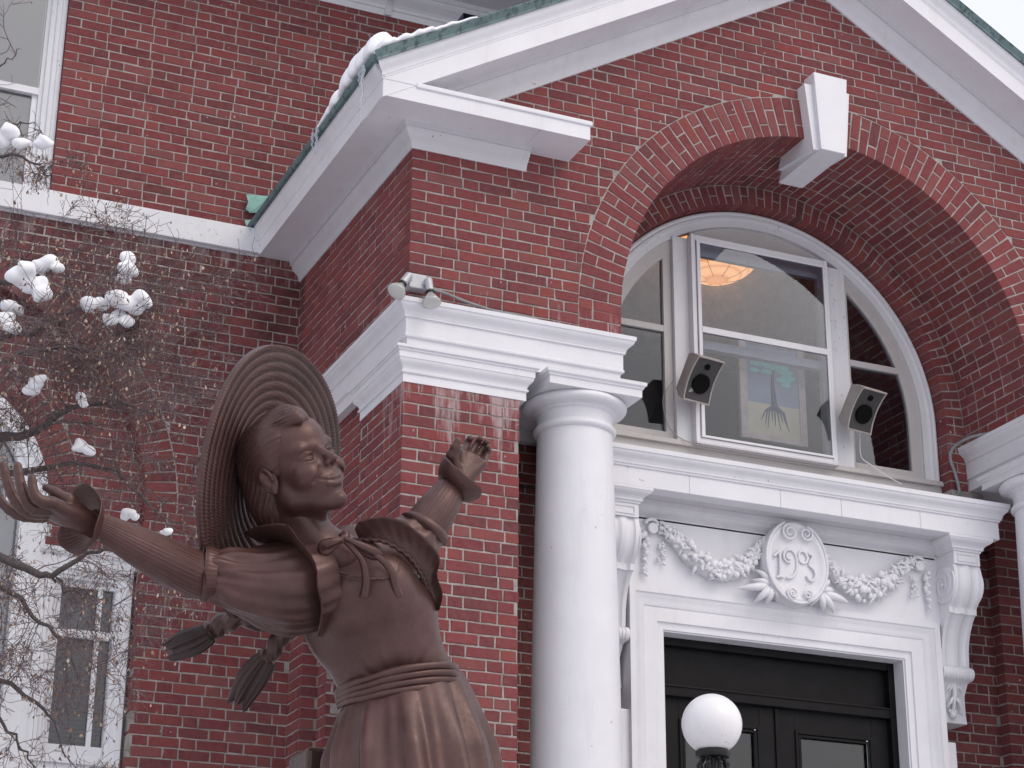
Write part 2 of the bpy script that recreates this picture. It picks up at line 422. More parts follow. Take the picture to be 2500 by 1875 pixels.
# ------------------------------------------------------------------ plan of the porch (metres; x along the front, y into the building)
XC, W = 2.88, 5.76
ZA, R1, R2 = 6.42, 1.512, 1.790        # arch centre height, intrados, extrados
YR, RF = 0.77, 1.372                    # recessed ring plane and its inner radius
RAKE, APEX = 0.59, 9.08
YB, YU = 2.12, 2.30                     # lower and upper wall of the main building

# ground and snow
g = MB(); n_ = 60
xs = [-900+1800*i/n_ for i in range(n_+1)]
g.v = [(x, y, 0.0) for y in xs for x in xs]; g.f = [(j*(n_+1)+i, j*(n_+1)+i+1, (j+1)*(n_+1)+i+1, (j+1)*(n_+1)+i) for j in range(n_) for i in range(n_)]
g.build('ground', M['ground'], kind='structure')

def plain(s, zb): return None
def ring_planes(R, keep_out=True, cx=XC, cz=ZA):
    def f(x, z, xa, xb, zb, zt):
        if z <= cz:
            return [(-1, 0, -(cx+R))] if x > cx else [(1, 0, cx-R)]
        dx, dz = x-cx, z-cz; r = math.hypot(dx, dz)
        if abs(r-R) > 0.16: return [] if r > R else [(1, 0, -999)]
        u = (dx/r, dz/r); c = u[0]*cx+u[1]*cz
        return [(-u[0], -u[1], -(R+c))]
    return f
def arc(cx, cz, R, a0, a1, n): return [(cx+R*math.cos(a0+(a1-a0)*i/n), cz+R*math.sin(a0+(a1-a0)*i/n)) for i in range(n+1)]

# ---- front gable wall
core = MB()
out = [(0.004, 6.15), (XC-R1-0.004, 6.15)] + arc(XC, ZA, R1+0.004, PI, 0, 48) + [(XC+R1+0.004, 6.15), (W-0.004, 6.15), (W-0.004, APEX+0.1-RAKE*(W/2)), (XC, APEX+0.1), (0.004, APEX+0.1-RAKE*(W/2))]
core.prism(out, 1, 0.004, YR+0.06)
gable = core.build('brick_wall', M['mortar'], label='red brick gable wall of the porch above and around the big round arch', cat='wall')
B = Bricks()
rp = ring_planes(R2+0.008)
def gp(x, z, xa, xb, zb, zt):
    return rp(x, z, xa, xb, zb, zt) + [(RAKE, 1, APEX+0.03+RAKE*XC), (-RAKE, 1, APEX+0.03-RAKE*XC)]
bond(B, (0, 0, 0), (1, 0), (0, 1), 0.0, W, 6.16, 9.1, 1, 'own', planes=gp, reject=lambda a, b_, c, d: (math.hypot((a+b_)/2-XC, max((c+d)/2-ZA, 0)) < R2-0.09))
B.emit(gable)

# ---- the arch: outer ring, vault, recessed ring
arch = MB()
def shell(mb, Ra, Rb, y0, y1, n=64, zb=5.7):
    a = [(XC-Ra, zb)] + arc(XC, ZA, Ra, PI, 0, n) + [(XC+Ra, zb)]
    b_ = [(XC-Rb, zb)] + arc(XC, ZA, Rb, PI, 0, n) + [(XC+Rb, zb)]
    k = len(mb.v); m = len(a)
    for y in (y0, y1):
        for P in (a, b_): mb.v += [(x, y, z) for x, z in P]
    for i in range(m-1):
        mb.f += [(k+i, k+i+1, k+m+i+1, k+m+i), (k+2*m+i, k+3*m+i, k+3*m+i+1, k+2*m+i+1), (k+i, k+2*m+i, k+2*m+i+1, k+i+1), (k+m+i, k+m+i+1, k+3*m+i+1, k+3*m+i)]
shell(arch, RF+0.004, R1+0.12, YR+0.004, 0.96)
archo = arch.build('brick_arch', M['mortar'], label='deep round brick arch with a double ring of bricks over the fanlight window', cat='arch')
B = Bricks()
pitch = 0.0437; nrow = int(PI/pitch/2)
def ring_row(th, straight=None):
    """matrix whose local x points outward along the radius, z along the arc (keeps y into the wall)"""
    if straight is None:
        u = (math.cos(th), math.sin(th)); w = (-math.sin(th), math.cos(th))
    else:
        u = (straight, 0.0); w = (0.0, straight)
    m = Matrix(((u[0], 0, w[0], 0), (0, 1, 0, 0), (u[1], 0, w[1], 0), (0, 0, 0, 1)))
    return m
rows = []
for i in range(int(PI/pitch)+1):
    th = pitch*(i+0.5)
    if th < PI: rows.append((ring_row(th), (XC, ZA), i))
for sgn in (-1, 1):
    for k in range(3): rows.append((ring_row(0, sgn), (XC, ZA-CH*(k+0.5)), -1-k))
for m0, (cx, cz), i in rows:
    def put(r0, r1, y, depth, m0=m0, cx=cx, cz=cz, hh=BH):
        m = m0.copy(); c = m0.to_3x3() @ Vector(((r0+r1)/2, 0, 0)); m.translation = Vector((cx+c.x, y, cz+c.z))
        B.rect(m, round(r1-r0, 4), hh, depth)
    def put(r0, r1, y, depth, m0=m0, cx=cx, cz=cz, straight=(i < 0)):
        m = m0.copy(); rm = (r0+r1)/2; c = m0.to_3x3() @ Vector((rm, 0, 0)); m.translation = Vector((cx+c.x, y, cz+c.z))
        h0, h1 = (BH, BH) if straight else (pitch*r0-0.0095, pitch*r1-0.0105)
        a = (r1-r0)/2; B.poly(m, [(-a, -h0/2), (a, -h1/2), (a, h1/2), (-a, h0/2)], depth)
    e = i % 2; j = random.uniform(-.004, .004)
    if e: put(R1, R1+.185, 0, 0.0905); put(R1+.195, R2, 0, 0.09)
    else: put(R1, R1+.083, 0, 0.195); put(R1+.093, R2, 0, 0.09)
    # vault bricks: local x along +Y, outward normal = towards the axis
    u = m0.to_3x3() @ Vector((1, 0, 0)); w = m0.to_3x3() @ Vector((0, 0, 1))
    t = 0.0905+JT if e else 0.195+JT; nx = 0 if e else 1
    while t < YR-0.02:
        L = ST if nx == 0 else HD
        if (i*7+int(t*50)) % 5 == 0 and L == HD: L = ST; 
        b_ = min(t+L, YR)
        if b_-t > 0.03:
            R = Matrix(((0, u.x, w.x, 0), (1, 0, 0, 0), (0, u.z, w.z, 0), (0, 0, 0, 1)))
            R.translation = Vector((cx+u.x*R1, (t+b_)/2, cz+u.z*R1)); B.rect(R, round(b_-t, 3), BH-0.001, 0.03)
        t = b_+JT; nx = 1-nx
for i in range(int(PI/pitch)+1):
    th = pitch*(i+0.5)
    if th > PI: continue
    m0 = ring_row(th)
    segs = [(RF, R1-0.004)] if i % 2 else [(RF, RF+0.062), (RF+0.071, R1-0.004)]
    for a, b_ in segs:
        m = m0.copy(); c = m0.to_3x3() @ Vector(((a+b_)/2, 0, 0)); m.translation = Vector((XC+c.x, YR, ZA+c.z)); B.rect(m, round(b_-a, 4), 0.0525, 0.125)
for sgn in (-1, 1):
    for k in range(7):
        m0 = ring_row(0, sgn); segs = [(RF, R1)] if k % 2 else [(RF, RF+0.062), (RF+0.071, R1)]
        for a, b_ in segs:
            m = m0.copy(); c = m0.to_3x3() @ Vector(((a+b_)/2, 0, 0)); m.translation = Vector((XC+c.x, YR, ZA-CH*(k+0.5))); B.rect(m, round(b_-a, 4), BH, 0.125)
B.emit(archo)

# ---- side wall of the porch (faces left), with the stepped jamb of its side window
core = MB(); core.box((0.0045, 0.02, 6.1), (0.30, YB, 7.5))
core.box((0.054, 0.60, 4.95), (0.35, YB, 6.2)); core.box((0.054, 1.864, 0.0), (0.35, YB, 4.95)); core.box((0.164, 1.70, 0.0), (0.36, 1.90, 4.95)); core.box((0.054, 0.5, 0), (0.35, 0.72, 4.95))
side = core.build('brick_wall', M['mortar'], label='narrow side wall of the porch, red brick seen at a steep angle under the eaves', cat='wall')
B = Bricks()
bond(B, (0, 0, 0), (0, -1), (1, 0), 0.0, -YB, 6.2, 7.35, -1, 'butt')
bond(B, (0.05, 0, 0), (0, -1), (1, 0), -0.70, -YB, 4.95, 5.98, -1, None, off=0.05)
bond(B, (0.05, 0, 0), (0, -1), (1, 0), -1.86, -YB, 3.2, 4.95, -1, 'own')
bond(B, (0, 1.86, 0), (1, 0), (0, 1), 0.15, 0.05, 3.2, 4.95, -1, None, off=0.02)
bond(B, (0.16, 0, 0), (0, -1), (1, 0), -1.70, -1.86, 3.2, 4.95, -1, 'own')
bond(B, (0, 1.70, 0), (1, 0), (0, 1), 0.27, 0.16, 3.2, 4.95, -1, None, off=0.02)
B.emit(side)
sw = empty('window', (0.3, 1.2, 3.0), 'white framed side window of the porch glimpsed behind the statue waist', 'window')
f_ = MB(); f_.box((0.27, 1.58, 2.0), (0.36, 1.695, 4.9)); f_.box((0.27, 0.725, 2.0), (0.36, 0.83, 4.9)); f_.build('frame', M['white'], sw, bevel=0.004)
MB().box((0.31, 0.83, 2.0), (0.325, 1.58, 4.9)).build('pane', M['glass_d'], sw)

# ---- corner pier under the capital
core = MB(); core.box((-0.022, -0.022, 0), (0.686, 0.686, 5.80))
pier = core.build('brick_pier', M['mortar'], label='square red brick corner pier with white lime run off under its white capital', cat='pier')
B = Bricks()
bond(B, (-0.026, -0.026, 0), (1, 0), (0, 1), 0.0, 0.716, 3.2, 5.76, 1, 'own', endcorner=True)
bond(B, (-0.026, -0.026, 0), (0, -1), (1, 0), 0.0, -0.715, 3.2, 5.76, -1, 'butt')
B.emit(pier)
core = MB(); core.box((W-0.686, -0.022, 0), (W+0.022, 0.686, 5.80))
pier2 = core.build('brick_pier', M['mortar'], label='far corner pier of the porch beyond the right column, mostly out of view', cat='pier')
B = Bricks(); bond(B, (W-0.69, -0.026, 0), (1, 0), (0, 1), 0.0, 0.716, 3.2, 5.76, 1, 'own')
bond(B, (W-0.69, -0.026, 0), (0, -1), (1, 0), 0.0, -0.69, 3.2, 5.76, -1, 'butt'); B.emit(pier2)

# ---- wall behind the columns, either side of the door
core = MB(); core.box((0.66, 1.004, 0), (1.72, 1.35, 5.96)); core.box((4.02, 1.004, 0), (5.2, 1.35, 5.96)); core.box((4.674, 0.904, 0), (5.2, 1.2, 5.96)); core.box((0.66, 0.904, 0), (1.086, 1.2, 5.96))
nich = core.build('brick_wall', M['mortar'], label='shaded brick wall of the porch recess on both sides of the door frame', cat='wall')
B = Bricks()
bond(B, (0, 1.0, 0), (1, 0), (0, 1), 4.68, 4.0, 3.2, 5.9, -1, None, off=0.05)
bond(B, (0, 0.9, 0), (1, 0), (0, 1), 4.67, 5.2, 3.2, 5.9, 1, 'own')
bond(B, (4.67, 0.9, 0), (0, -1), (1, 0), 0.0, -0.1, 3.2, 5.9, -1, 'butt')
bond(B, (0, 0.9, 0), (1, 0), (0, 1), 0.66, 1.09, 3.2, 5.9, 1, None, off=0.12)
bond(B, (0, 1.0, 0), (1, 0), (0, 1), 1.09, 1.74, 3.2, 5.9, 1, None, off=0.02)
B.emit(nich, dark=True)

# ---- main building, lower wall with the relieving arch
AX, AZ, AR = -2.34, 5.49, 1.60
core = MB()
poly = [(0.3, 0), (0.3, 7.42), (-5.2, 7.42), (-5.2, 0), (AX-1.399, 0)] + arc(AX, AZ, 1.399, PI, 0, 40) + [(AX+1.399, 0)]
core.prism(poly, 1, YB+0.004, YB+0.45)
low = core.build('brick_wall', M['mortar'], label='lower brick wall of the main building behind the twigs, below the white band', cat='wall')
B = Bricks()
rpl = ring_planes(AR+0.006, True, AX, AZ)
def lp(x, z, xa, xb, zb, zt):
    if z <= AZ:
        return [(-1, 0, -(AX+1.392))] if x > AX else [(1, 0, AX-1.392)]
    return rpl(x, z, xa, xb, zb, zt)
bond(B, (0, YB, 0), (1, 0), (0, 1), 0.05, -3.2, 3.3, 7.40, -1, None, off=0.06, planes=lp, depth=0.12,
     reject=lambda a, b_, c, d: (math.hypot((a+b_)/2-AX, (c+d)/2-AZ) < AR-0.09) if (c+d)/2 > AZ else abs((a+b_)/2-AX) < 1.33)
p2 = 0.0677/1.5
for i in range(int(PI/p2)+1):
    th = p2*(i+0.5)
    if th > PI*0.62: continue
    m0 = ring_row(th)
    segs = [(AR-0.205, AR-0.005)] if i % 4 else [(AR-0.205, AR-0.11), (AR-0.10, AR-0.005)]
    for a, b_ in segs:
        m = m0.copy(); c = m0.to_3x3() @ Vector(((a+b_)/2, 0, 0)); m.translation = Vector((AX+c.x, YB, AZ+c.z)); B.rect(m, round(b_-a, 4), 0.059, 0.11)
B.emit(low)
# brick filling inside the arch, with an inner ring round the arched light
core = MB()
poly = [(-0.9, 5.14), (-0.9, 7.0), (-3.8, 7.0), (-3.8, 5.14), (AX-0.80, 5.14)] + arc(AX, 5.48, 0.80, PI, 0, 30) + [(AX+0.80, 5.14)]
core.prism(poly, 1, YB+0.104, YB+0.4)
tym = core.build('brick_wall', M['mortar'], label='recessed brick filling inside the round relieving arch above the lower left window', cat='wall')
B = Bricks()
def tp(x, z, xa, xb, zb, zt):
    o = ring_planes(1.008, True, AX, 5.48)(x, z, xa, xb, zb, zt)
    dx, dz = x-AX, z-AZ; r = math.hypot(dx, dz)
    return o
bond(B, (0, YB+0.10, 0), (1, 0), (0, 1), -0.94, -3.2, 5.16, 6.95, -1, None, off=0.03, planes=tp,
     reject=lambda a, b_, c, d: math.hypot((a+b_)/2-AX, (c+d)/2-AZ) > 1.46 or math.hypot((a+b_)/2-AX, max(0, (c+d)/2-5.48)) < 0.93)
for i in range(40):
    th = 0.075*(i+0.5)
    if th > PI*0.6: continue
    m0 = ring_row(th); m = m0.copy(); c = m0.to_3x3() @ Vector((0.90, 0, 0)); m.translation = Vector((AX+c.x, YB+0.095, 5.48+c.z)); B.rect(m, 0.195, 0.056, 0.11)
for k in range(4):
    m = ring_row(0, 1); m.translation = Vector((AX+0.90, YB+0.095, 5.48-CH*(k+.5))); B.rect(m, 0.195, BH, 0.11)
B.emit(tym)

# ---- main building, upper wall
core = MB(); core.box((-1.696, YU+0.004, 7.4), (6.5, YU+0.4, 9.72)); core.box((-5.2, YU+0.004, 7.4), (-2.90, YU+0.4, 9.72)); core.box((-2.95, YU+0.10, 9.55), (-1.6, YU+0.4, 9.72))
up = core.build('brick_wall', M['mortar'], label='upper brick wall of the main building between the tall window and the porch roof', cat='wall')
B = Bricks()
bond(B, (0, YU, 0), (1, 0), (0, 1), -1.70, 1.6, 7.56, 9.70, 1, 'own', reject=lambda a, b_, c, d: a > 0.25 and (c+d)/2 < APEX-RAKE*(XC-a)-0.3)
B.emit(up)

# ---- white band (string course)
b_ = MB(); b_.prism([(-5.2, 7.383), (-0.302, 7.383), (-0.302, 7.563), (-5.2, 7.563)], 1, YB-0.05, YB+0.3)
band = b_.build('string_course', M['peel'], bevel=0.006, label='wide white painted band running across the main wall under the upper window', cat='band')
t_ = MB()
t_.prism([(-5.2, 7.37), (-0.310, 7.37), (-0.310, 7.3825), (-5.2, 7.3825)], 1, YB-0.012, YB+0.2)
t_.build('fillet', M['white2'], band)
# sloping wash behind the band, under the upper wall
t_ = MB(); t_.prism([(YB-0.04, 7.563), (YU+0.02, 7.563), (YU+0.02, 7.60)], 0, -5.2, -0.31); t_.build('wash', M['white2'], band)

# ---- crowning cornice of the main building
b_ = MB()
prof = [(0, 9.60), (0.004, 9.60), (0.012, 9.645), (0.022, 9.65)] + cyma(0.022, 9.655, 0.10, 9.76) + [(0.11, 9.765), (0.11, 9.80), (0.62, 9.805), (0.62, 9.95), (0, 9.95)]
sweep(b_, prof, [(-5.2, YU), (6.5, YU)])
mc = b_.build('cornice', M['white'], label='white moulded cornice of the main building high above the porch roof', cat='cornice')
b_ = MB()
for x in (0.60, 1.9, 3.2): sweep(b_, [(e+0.012, z) for e, z in [(0, 9.60), (0.008, 9.60), (0.02, 9.65)] + cyma(0.022, 9.655, 0.10, 9.76) + [(0.0, 9.76)]], [(x, YU), (x+0.05, YU)])
b_.build('joint_cover', M['white2'], mc)

# ---- porch cornice: bed mould, corona, raking cornice, copper edge
pc = empty('cornice', (0, 0, 7.25), 'big white gable cornice of the porch with its boxed return and copper edge', 'cornice')
bed = [(-0.03, 7.246), (0.008, 7.246), (0.010, 7.262)] + cyma(0.012, 7.262, 0.066, 7.348) + [(0.070, 7.352), (0.082, 7.352), (0.082, 7.385), (-0.03, 7.385)]
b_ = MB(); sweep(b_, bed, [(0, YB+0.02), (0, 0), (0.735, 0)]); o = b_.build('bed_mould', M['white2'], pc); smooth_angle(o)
cor = [(0.0, 7.383), (0.292, 7.383), (0.292, 7.378), (0.307, 7.378), (0.307, 7.480), (0.313, 7.484), (0.313, 7.497), (0.0, 7.497)]
b_ = MB(); sweep(b_, cor, [(0, YB+0.02), (0, 0), (0.713, 0)]); b_.build('corona', M['white'], pc)
b_ = MB(); b_.box((0.70, -0.3075, 7.377), (1.02, 0.02, 7.470)); b_.build('return_end', M['white'], pc)
b_ = MB(); b_.box((-0.10, -0.318, 7.470), (1.034, 0.02, 7.502)); o = b_.build('cap_board', M['white'], pc, bevel=0.006)
# crown on the side eaves, mitred with the rake
crown = [(0.20, 7.497), (0.313, 7.497), (0.316, 7.503)] + cyma(0.318, 7.505, 0.352, 7.566, 6) + [(0.357, 7.568), (0.357, 7.578), (0.20, 7.578)]
b_ = MB(); sweep(b_, crown, [(0, YB+0.02), (0, -0.300)]); o = b_.build('crown_mould', M['white'], pc); smooth_angle(o)
def rake_part(name, prof, mat, par, x0=None, dx=0.0, both=True, x_end=None):
    """prof of (e, h): e in front of the wall, h above the brick line measured plumb; plumb-cut at the apex, mitred at the eaves"""
    b_ = MB()
    for sgn in (1, -1):
        ra = []; rb = []
        for e, h in prof:
            xe = -e if x0 is None else x0
            zl = lambda x: APEX - RAKE*(XC-x) + h
            pa = (xe, -e, zl(xe)); pb = (XC, -e, zl(XC))
            if sgn < 0: pa = (2*XC-pa[0], pa[1], pa[2])
            ra.append(pa); rb.append(pb)
        b_.rings([ra, rb])
    o = b_.build(name, mat, par); return o
bedr = [(-0.03, -0.02), (0.010, -0.01), (0.0125, 0.012)] + [(e, h-0.004) for e, h in cyma(0.012, 0.016, 0.062, 0.125)] + [(0.068, 0.128), (0.0845, 0.130), (0.0845, 0.172), (-0.03, 0.172)]
b_ = rake_part('raking_bed_mould', bedr, M['white2'], pc, x0=0.03); smooth_angle(b_)
rake_part('raking_corona', [(0.0, 0.170), (0.292, 0.170), (0.292, 0.164), (0.3095, 0.164), (0.3095, 0.285), (0.313, 0.289), (0.313, 0.303), (0.0, 0.303)], M['white'], pc, x0=-0.3055)
o = rake_part('raking_crown', [(0.15, 0.302), (0.316, 0.302), (0.318, 0.310)] + cyma(0.318, 0.312, 0.352, 0.386, 6) + [(0.357, 0.389), (0.357, 0.400), (0.15, 0.400)], M['white'], pc); smooth_angle(o)
rake_part('copper_edge', [(0.0, 0.399), (0.362, 0.399), (0.372, 0.395), (0.372, 0.410), (0.395, 0.452), (0.385, 0.462), (0.0, 0.462)], M['copper'], pc)
b_ = MB(); sweep(b_, [(0.30, 7.577), (0.362, 7.577), (0.370, 7.573), (0.382, 7.586), (0.388, 7.602), (0.37, 7.612), (0.30, 7.655)], [(0, YB+0.02), (0, -0.335)])
b_.build('copper_gutter_edge', M['copper'], pc)
# roof slopes behind the cornice, ridge running into the main wall
b_ = MB()
for sgn in (1, -1):
    pts = []
    for x, z in ((-0.38, 7.625), (XC, APEX+0.455)):
        X = x if sgn > 0 else 2*XC-x
        pts.append((X, z))
    k = [(pts[0][0], -0.30, pts[0][1]), (pts[1][0], -0.30, pts[1][1]), (pts[1][0], YU+0.3, pts[1][1]), (pts[0][0], YU-0.01, pts[0][1])]
    b_.add(k + [(x, y, z-0.05) for x, y, z in k], [(0, 1, 2, 3), (7, 6, 5, 4), (0, 4, 5, 1), (1, 5, 6, 2), (2, 6, 7, 3), (3, 7, 4, 0)])
b_.build('roof', M['copper'], pc)
# torn copper flashing left in the corner
fl = MB(); rr = random.Random(3)
def sheet(mb, pts, y, th=0.006):
    v = [(x, y-rr.uniform(0, .03), z) for x, z in pts]; n = len(v)
    mb.add(v+[(x, yy+th, z) for x, yy, z in v], [tuple(range(n)), tuple(reversed(range(n, 2*n)))]+[(i, n+i, n+(i+1) % n, (i+1) % n) for i in range(n)])
sheet(fl, [(-0.375, 7.90), (-0.36, 7.84), (-0.375, 7.79), (-0.345, 7.76), (-0.30, 7.772), (-0.235, 7.80), (-0.205, 7.86), (-0.21, 7.912)], YU-0.03)
sheet(fl, [(-0.375, 7.70), (-0.33, 7.715), (-0.27, 7.735), (-0.26, 7.70), (-0.34, 7.63), (-0.36, 7.65)], YU-0.03)
fl.build('flashing', simple('pale_verdigris', (0.23, 0.42, 0.37), 0.7, 0, 9, 0.35), label='torn pale green copper flashing where the porch eaves meet the main wall', cat='flashing')

# ---- entablature on the left pier and column, and its mirror on the right
def entab(mirror):
    X = (lambda x: x) if not mirror else (lambda x: W-x)
    e = empty('entablature', (X(0.7), 0.3, 5.95), 'white moulded entablature bridging the left pier and the near column, floodlight on its corner' if not mirror else 'white entablature at the right edge above the far column with a grey cable around it', 'entablature')
    prof = [(-0.05, 5.957), (0.003, 5.957), (0.003, 6.032), (0.012, 6.034), (0.020, 6.038), (0.022, 6.048), (0.018, 6.054), (0.016, 6.056), (0.016, 6.150), (0.020, 6.153), (0.028, 6.155), (0.028, 6.165)] + cyma(0.030, 6.167, 0.070, 6.228, 7) + [(0.076, 6.230), (0.078, 6.256), (0.072, 6.258), (-0.05, 6.262)]
    path = [(0, YB+0.02), (0, 0), (1.352, 0), (1.352, YR+0.1)]
    if mirror: path = [(W-x, y) for x, y in reversed(path)]
    b_ = MB(); sweep(b_, prof, path); o = b_.build('cornice_moulding', M['white'], e); smooth_angle(o)
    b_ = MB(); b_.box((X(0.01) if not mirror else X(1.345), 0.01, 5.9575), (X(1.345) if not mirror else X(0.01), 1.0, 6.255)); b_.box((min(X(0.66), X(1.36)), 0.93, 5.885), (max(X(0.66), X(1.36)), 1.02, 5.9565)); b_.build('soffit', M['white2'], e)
    cap = [(-0.05, 5.752), (0.030, 5.752), (0.030, 5.802), (0.040, 5.806), (0.042, 5.816), (0.034, 5.822)] + cyma(0.034, 5.824, 0.066, 5.884, 6) + [(0.070, 5.886), (0.070, 5.922), (0.078, 5.926), (0.078, 5.934), (0.090, 5.940), (0.091, 5.9555), (-0.05, 5.9555)]
    path = [(0.06, 0.66), (0, 0.66), (0, 0), (0.70, 0), (0.70, 0.62)]
    if mirror: path = [(W-x, y) for x, y in reversed(path)]
    b_ = MB(); sweep(b_, cap, path); o = b_.build('pier_capital', M['white'], e); smooth_angle(o)
    return e
entab(False); entab(True)

# ---- columns
def column(cx, label):
    cy = 0.21
    c = empty('column', (cx, cy, 0), label, 'column')
    prof = []
    for i in range(25):
        t = i/24; z = 0.35+t*(5.655-0.35); r = 0.276-0.051*max(0, (t-0.30)/0.70)**1.5; prof.append((r, z))
    prof += [(0.224, 5.672), (0.228, 5.682), (0.238, 5.690)]
    o = MB().lathe([(0.33, 0.0), (0.33, 0.10), (0.345, 0.14), (0.345, 0.2), (0.30, 0.24), (0.29, 0.33)] + prof, (cx, cy, 0), 72).build('shaft', M['white'], c); smooth_angle(o, 40)
    o = MB().lathe([(0.225, 5.668), (0.240, 5.676), (0.2475, 5.688), (0.2475, 5.700), (0.238, 5.712), (0.231, 5.722), (0.229, 5.722)], (cx, cy, 0), 72).build('astragal', M['white'], c); smooth_angle(o, 40)
    o = MB().lathe([(0.226, 5.70), (0.226, 5.765), (0.230, 5.782), (0.246, 5.790), (0.250, 5.792), (0.250, 5.800), (0.262, 5.803), (0.262, 5.812)] , (cx, cy, 0), 72).build('necking', M['white'], c); smooth_angle(o, 40)
    o = MB().lathe([(0.258, 5.806)] + [(0.262+0.050*math.sin(a), 5.840-0.034*math.cos(a)) for a in [PI*k/10 for k in range(1, 9)]] + [(0.29, 5.872)], (cx, cy, 0), 72).build('echinus', M['white'], c); smooth_angle(o, 60)
    b_ = MB(); h = 0.300
    pr_ = [(-0.2, 5.868), (0.0, 5.868), (0.0, 5.914), (0.008, 5.918), (0.010, 5.926), (0.022, 5.936), (0.024, 5.9565), (-0.2, 5.9565)]
    sweep(b_, pr_, [(cx-h, cy+h), (cx-h, cy-h), (cx+h, cy-h), (cx+h, cy+h)], closed=True)
    b_.box((cx-h+.19, cy-h+.19, 5.8685), (cx+h-.19, cy+h-.19, 5.95))
    o = b_.build('abacus', M['white'], c)
    return c
column(1.153, 'smooth white round column with a plain capital standing left of the door')
column(W-1.153, 'second white round column, only a sliver of it at the right edge')
# ------------------------------------------------------------------ keystone
k_ = empty('keystone', (XC, -0.1, 8.0), 'tall tapered white keystone at the top of the brick arch', 'keystone')
zt, zb_ = 8.36, 7.797
MB().rings([[(2.749, -0.12, zt), (3.004, -0.12, zt), (3.004, 0.03, zt), (2.749, 0.03, zt)],
            [(2.775, -0.12, zb_), (2.962, -0.12, zb_), (2.962, 0.42, zb_), (2.775, 0.42, zb_)]]).build('centre_block', M['white'], k_, bevel=0.004)
for a, b_, c, d in ((2.694, 2.752, 2.738, 2.777), (3.001, 3.040, 2.960, 2.992)):
    MB().rings([[(a, -0.085, 8.28), (b_, -0.085, 8.28), (b_, 0.03, 8.28), (a, 0.03, 8.28)],
                [(c, -0.085, zb_+.004), (d, -0.085, zb_+.004), (d, 0.36, zb_+.06), (c, 0.36, zb_+.06)]]).build('side_block', M['white'], k_, bevel=0.003)

# ------------------------------------------------------------------ arched window
def arcpath(cx, cz, zleg, n=56, a0=0, a1=PI, legs=True):
    P = []
    if legs: P.append((cx-1, None))
    return P
def arcband(mb, cx, cz, prof, zleg=None, a0=PI, a1=0, n=56, cut=None):
    """prof of (radius, y); legs run down to zleg"""
    st = []
    if zleg is not None: st.append(((-1, 0), zleg-cz))
    for i in range(n+1):
        a = a0+(a1-a0)*i/n; st.append(((math.cos(a), math.sin(a)), 0.0))
    if zleg is not None: st.append(((1, 0), zleg-cz))
    rings = [[(cx+u[0]*r, y, cz+u[1]*r+dz) for r, y in prof] for u, dz in st]
    mb.rings(rings)
    return mb
win = empty('arched_window', (XC, 0.9, 6.0), 'white half round window of three lights with a hanging storm sash, under the deep brick arch', 'window')
o = arcband(MB(), XC, ZA, [(RF-0.003, 0.96), (RF-0.003, 0.893), (1.362, 0.878), (1.350, 0.874), (1.335, 0.880), (1.328, 0.872), (1.312, 0.872), (1.300, 0.886), (1.255, 0.888), (1.255, 0.96)], 5.99).build('arch_trim', M['peel'], win); smooth_angle(o, 30)
for x0, x1 in ((2.205, 2.366), (3.394, 3.556)):
    MB().box((x0, 0.872, 6.0), (x1, 0.955, ZA+math.sqrt(1.26**2-(max(abs(x0-XC), abs(x1-XC)))**2)+0.01)).build('mullion', M['peel'], win, bevel=0.003)
MB().box((1.50, 0.855, 5.995), (4.26, 0.95, 6.030)).build('sill', M['cream'], win, bevel=0.004)
MB().box((1.50, 0.882, 5.76), (4.26, 0.95, 5.997)).build('apron_board', M['cream'], win)
for sgn, xi in ((-1, 2.203), (1, 3.558)):
    s_ = MB()
    a1 = math.acos(min(1, abs(xi-XC)/1.25))
    prof = [(1.253, 0.945), (1.253, 0.902), (1.172, 0.902), (1.165, 0.912), (1.165, 0.945)]
    if sgn > 0: st = [((1, 0), 6.035-ZA)] + [((math.cos(a), math.sin(a)), 0) for a in [a1*i/28 for i in range(29)]]
    else: st = [((-1, 0), 6.035-ZA)] + [((-math.cos(a), math.sin(a)), 0) for a in [a1*i/28 for i in range(29)]]
    s_.rings([[(XC+u[0]*r, y, ZA+u[1]*r+dz) for r, y in prof] for u, dz in st])
    xa, xb = (xi, xi+0.03) if sgn > 0 else (xi-0.06, xi)
    s_.box((xa, 0.9045, 6.035), (xb, 0.944, ZA+math.sqrt(1.25**2-(xi-XC)**2)))
    xo = XC+sgn*1.22
    s_.box((min(xb, xo) if sgn > 0 else xo, 0.9035, 6.032), (xo if sgn > 0 else max(xa, xo), 0.9435, 6.088))
    s_.box((min(xb-.01, xo) if sgn > 0 else XC-1.20, 0.906, 6.795), (XC+1.17 if sgn > 0 else xa+.01, 0.943, 6.838))
    sash = s_.build('side_sash', M['cream'], win)
    # pane, cut to the arc
    aa = [a1*i/20 for i in range(21)]
    poly = [(xi, 6.05), (XC+sgn*1.20, 6.05)] + [(XC+sgn*1.20*math.cos(a), ZA+1.20*math.sin(a)) for a in aa if 1.20*math.cos(a) > abs(xi-XC)]
    poly.append((xi, ZA+math.sqrt(1.2**2-(xi-XC)**2)))
    if sgn < 0: poly = poly[::-1]
    MB().prism(poly, 1, 0.926, 0.930).build('pane', M['glass'] if sgn > 0 else M['glass'], sash)
# top light over the storm sash
a0 = math.acos((3.394-XC)/1.25)
MB().prism([(2.366, 7.44)]+[(3.394, 7.44)]+[(XC+1.256*math.cos(a0+(PI-2*a0)*i/20), ZA+1.256*math.sin(a0+(PI-2*a0)*i/20)) for i in range(21)], 1, 0.92, 0.95).build('top_panel', M['cream'], win)
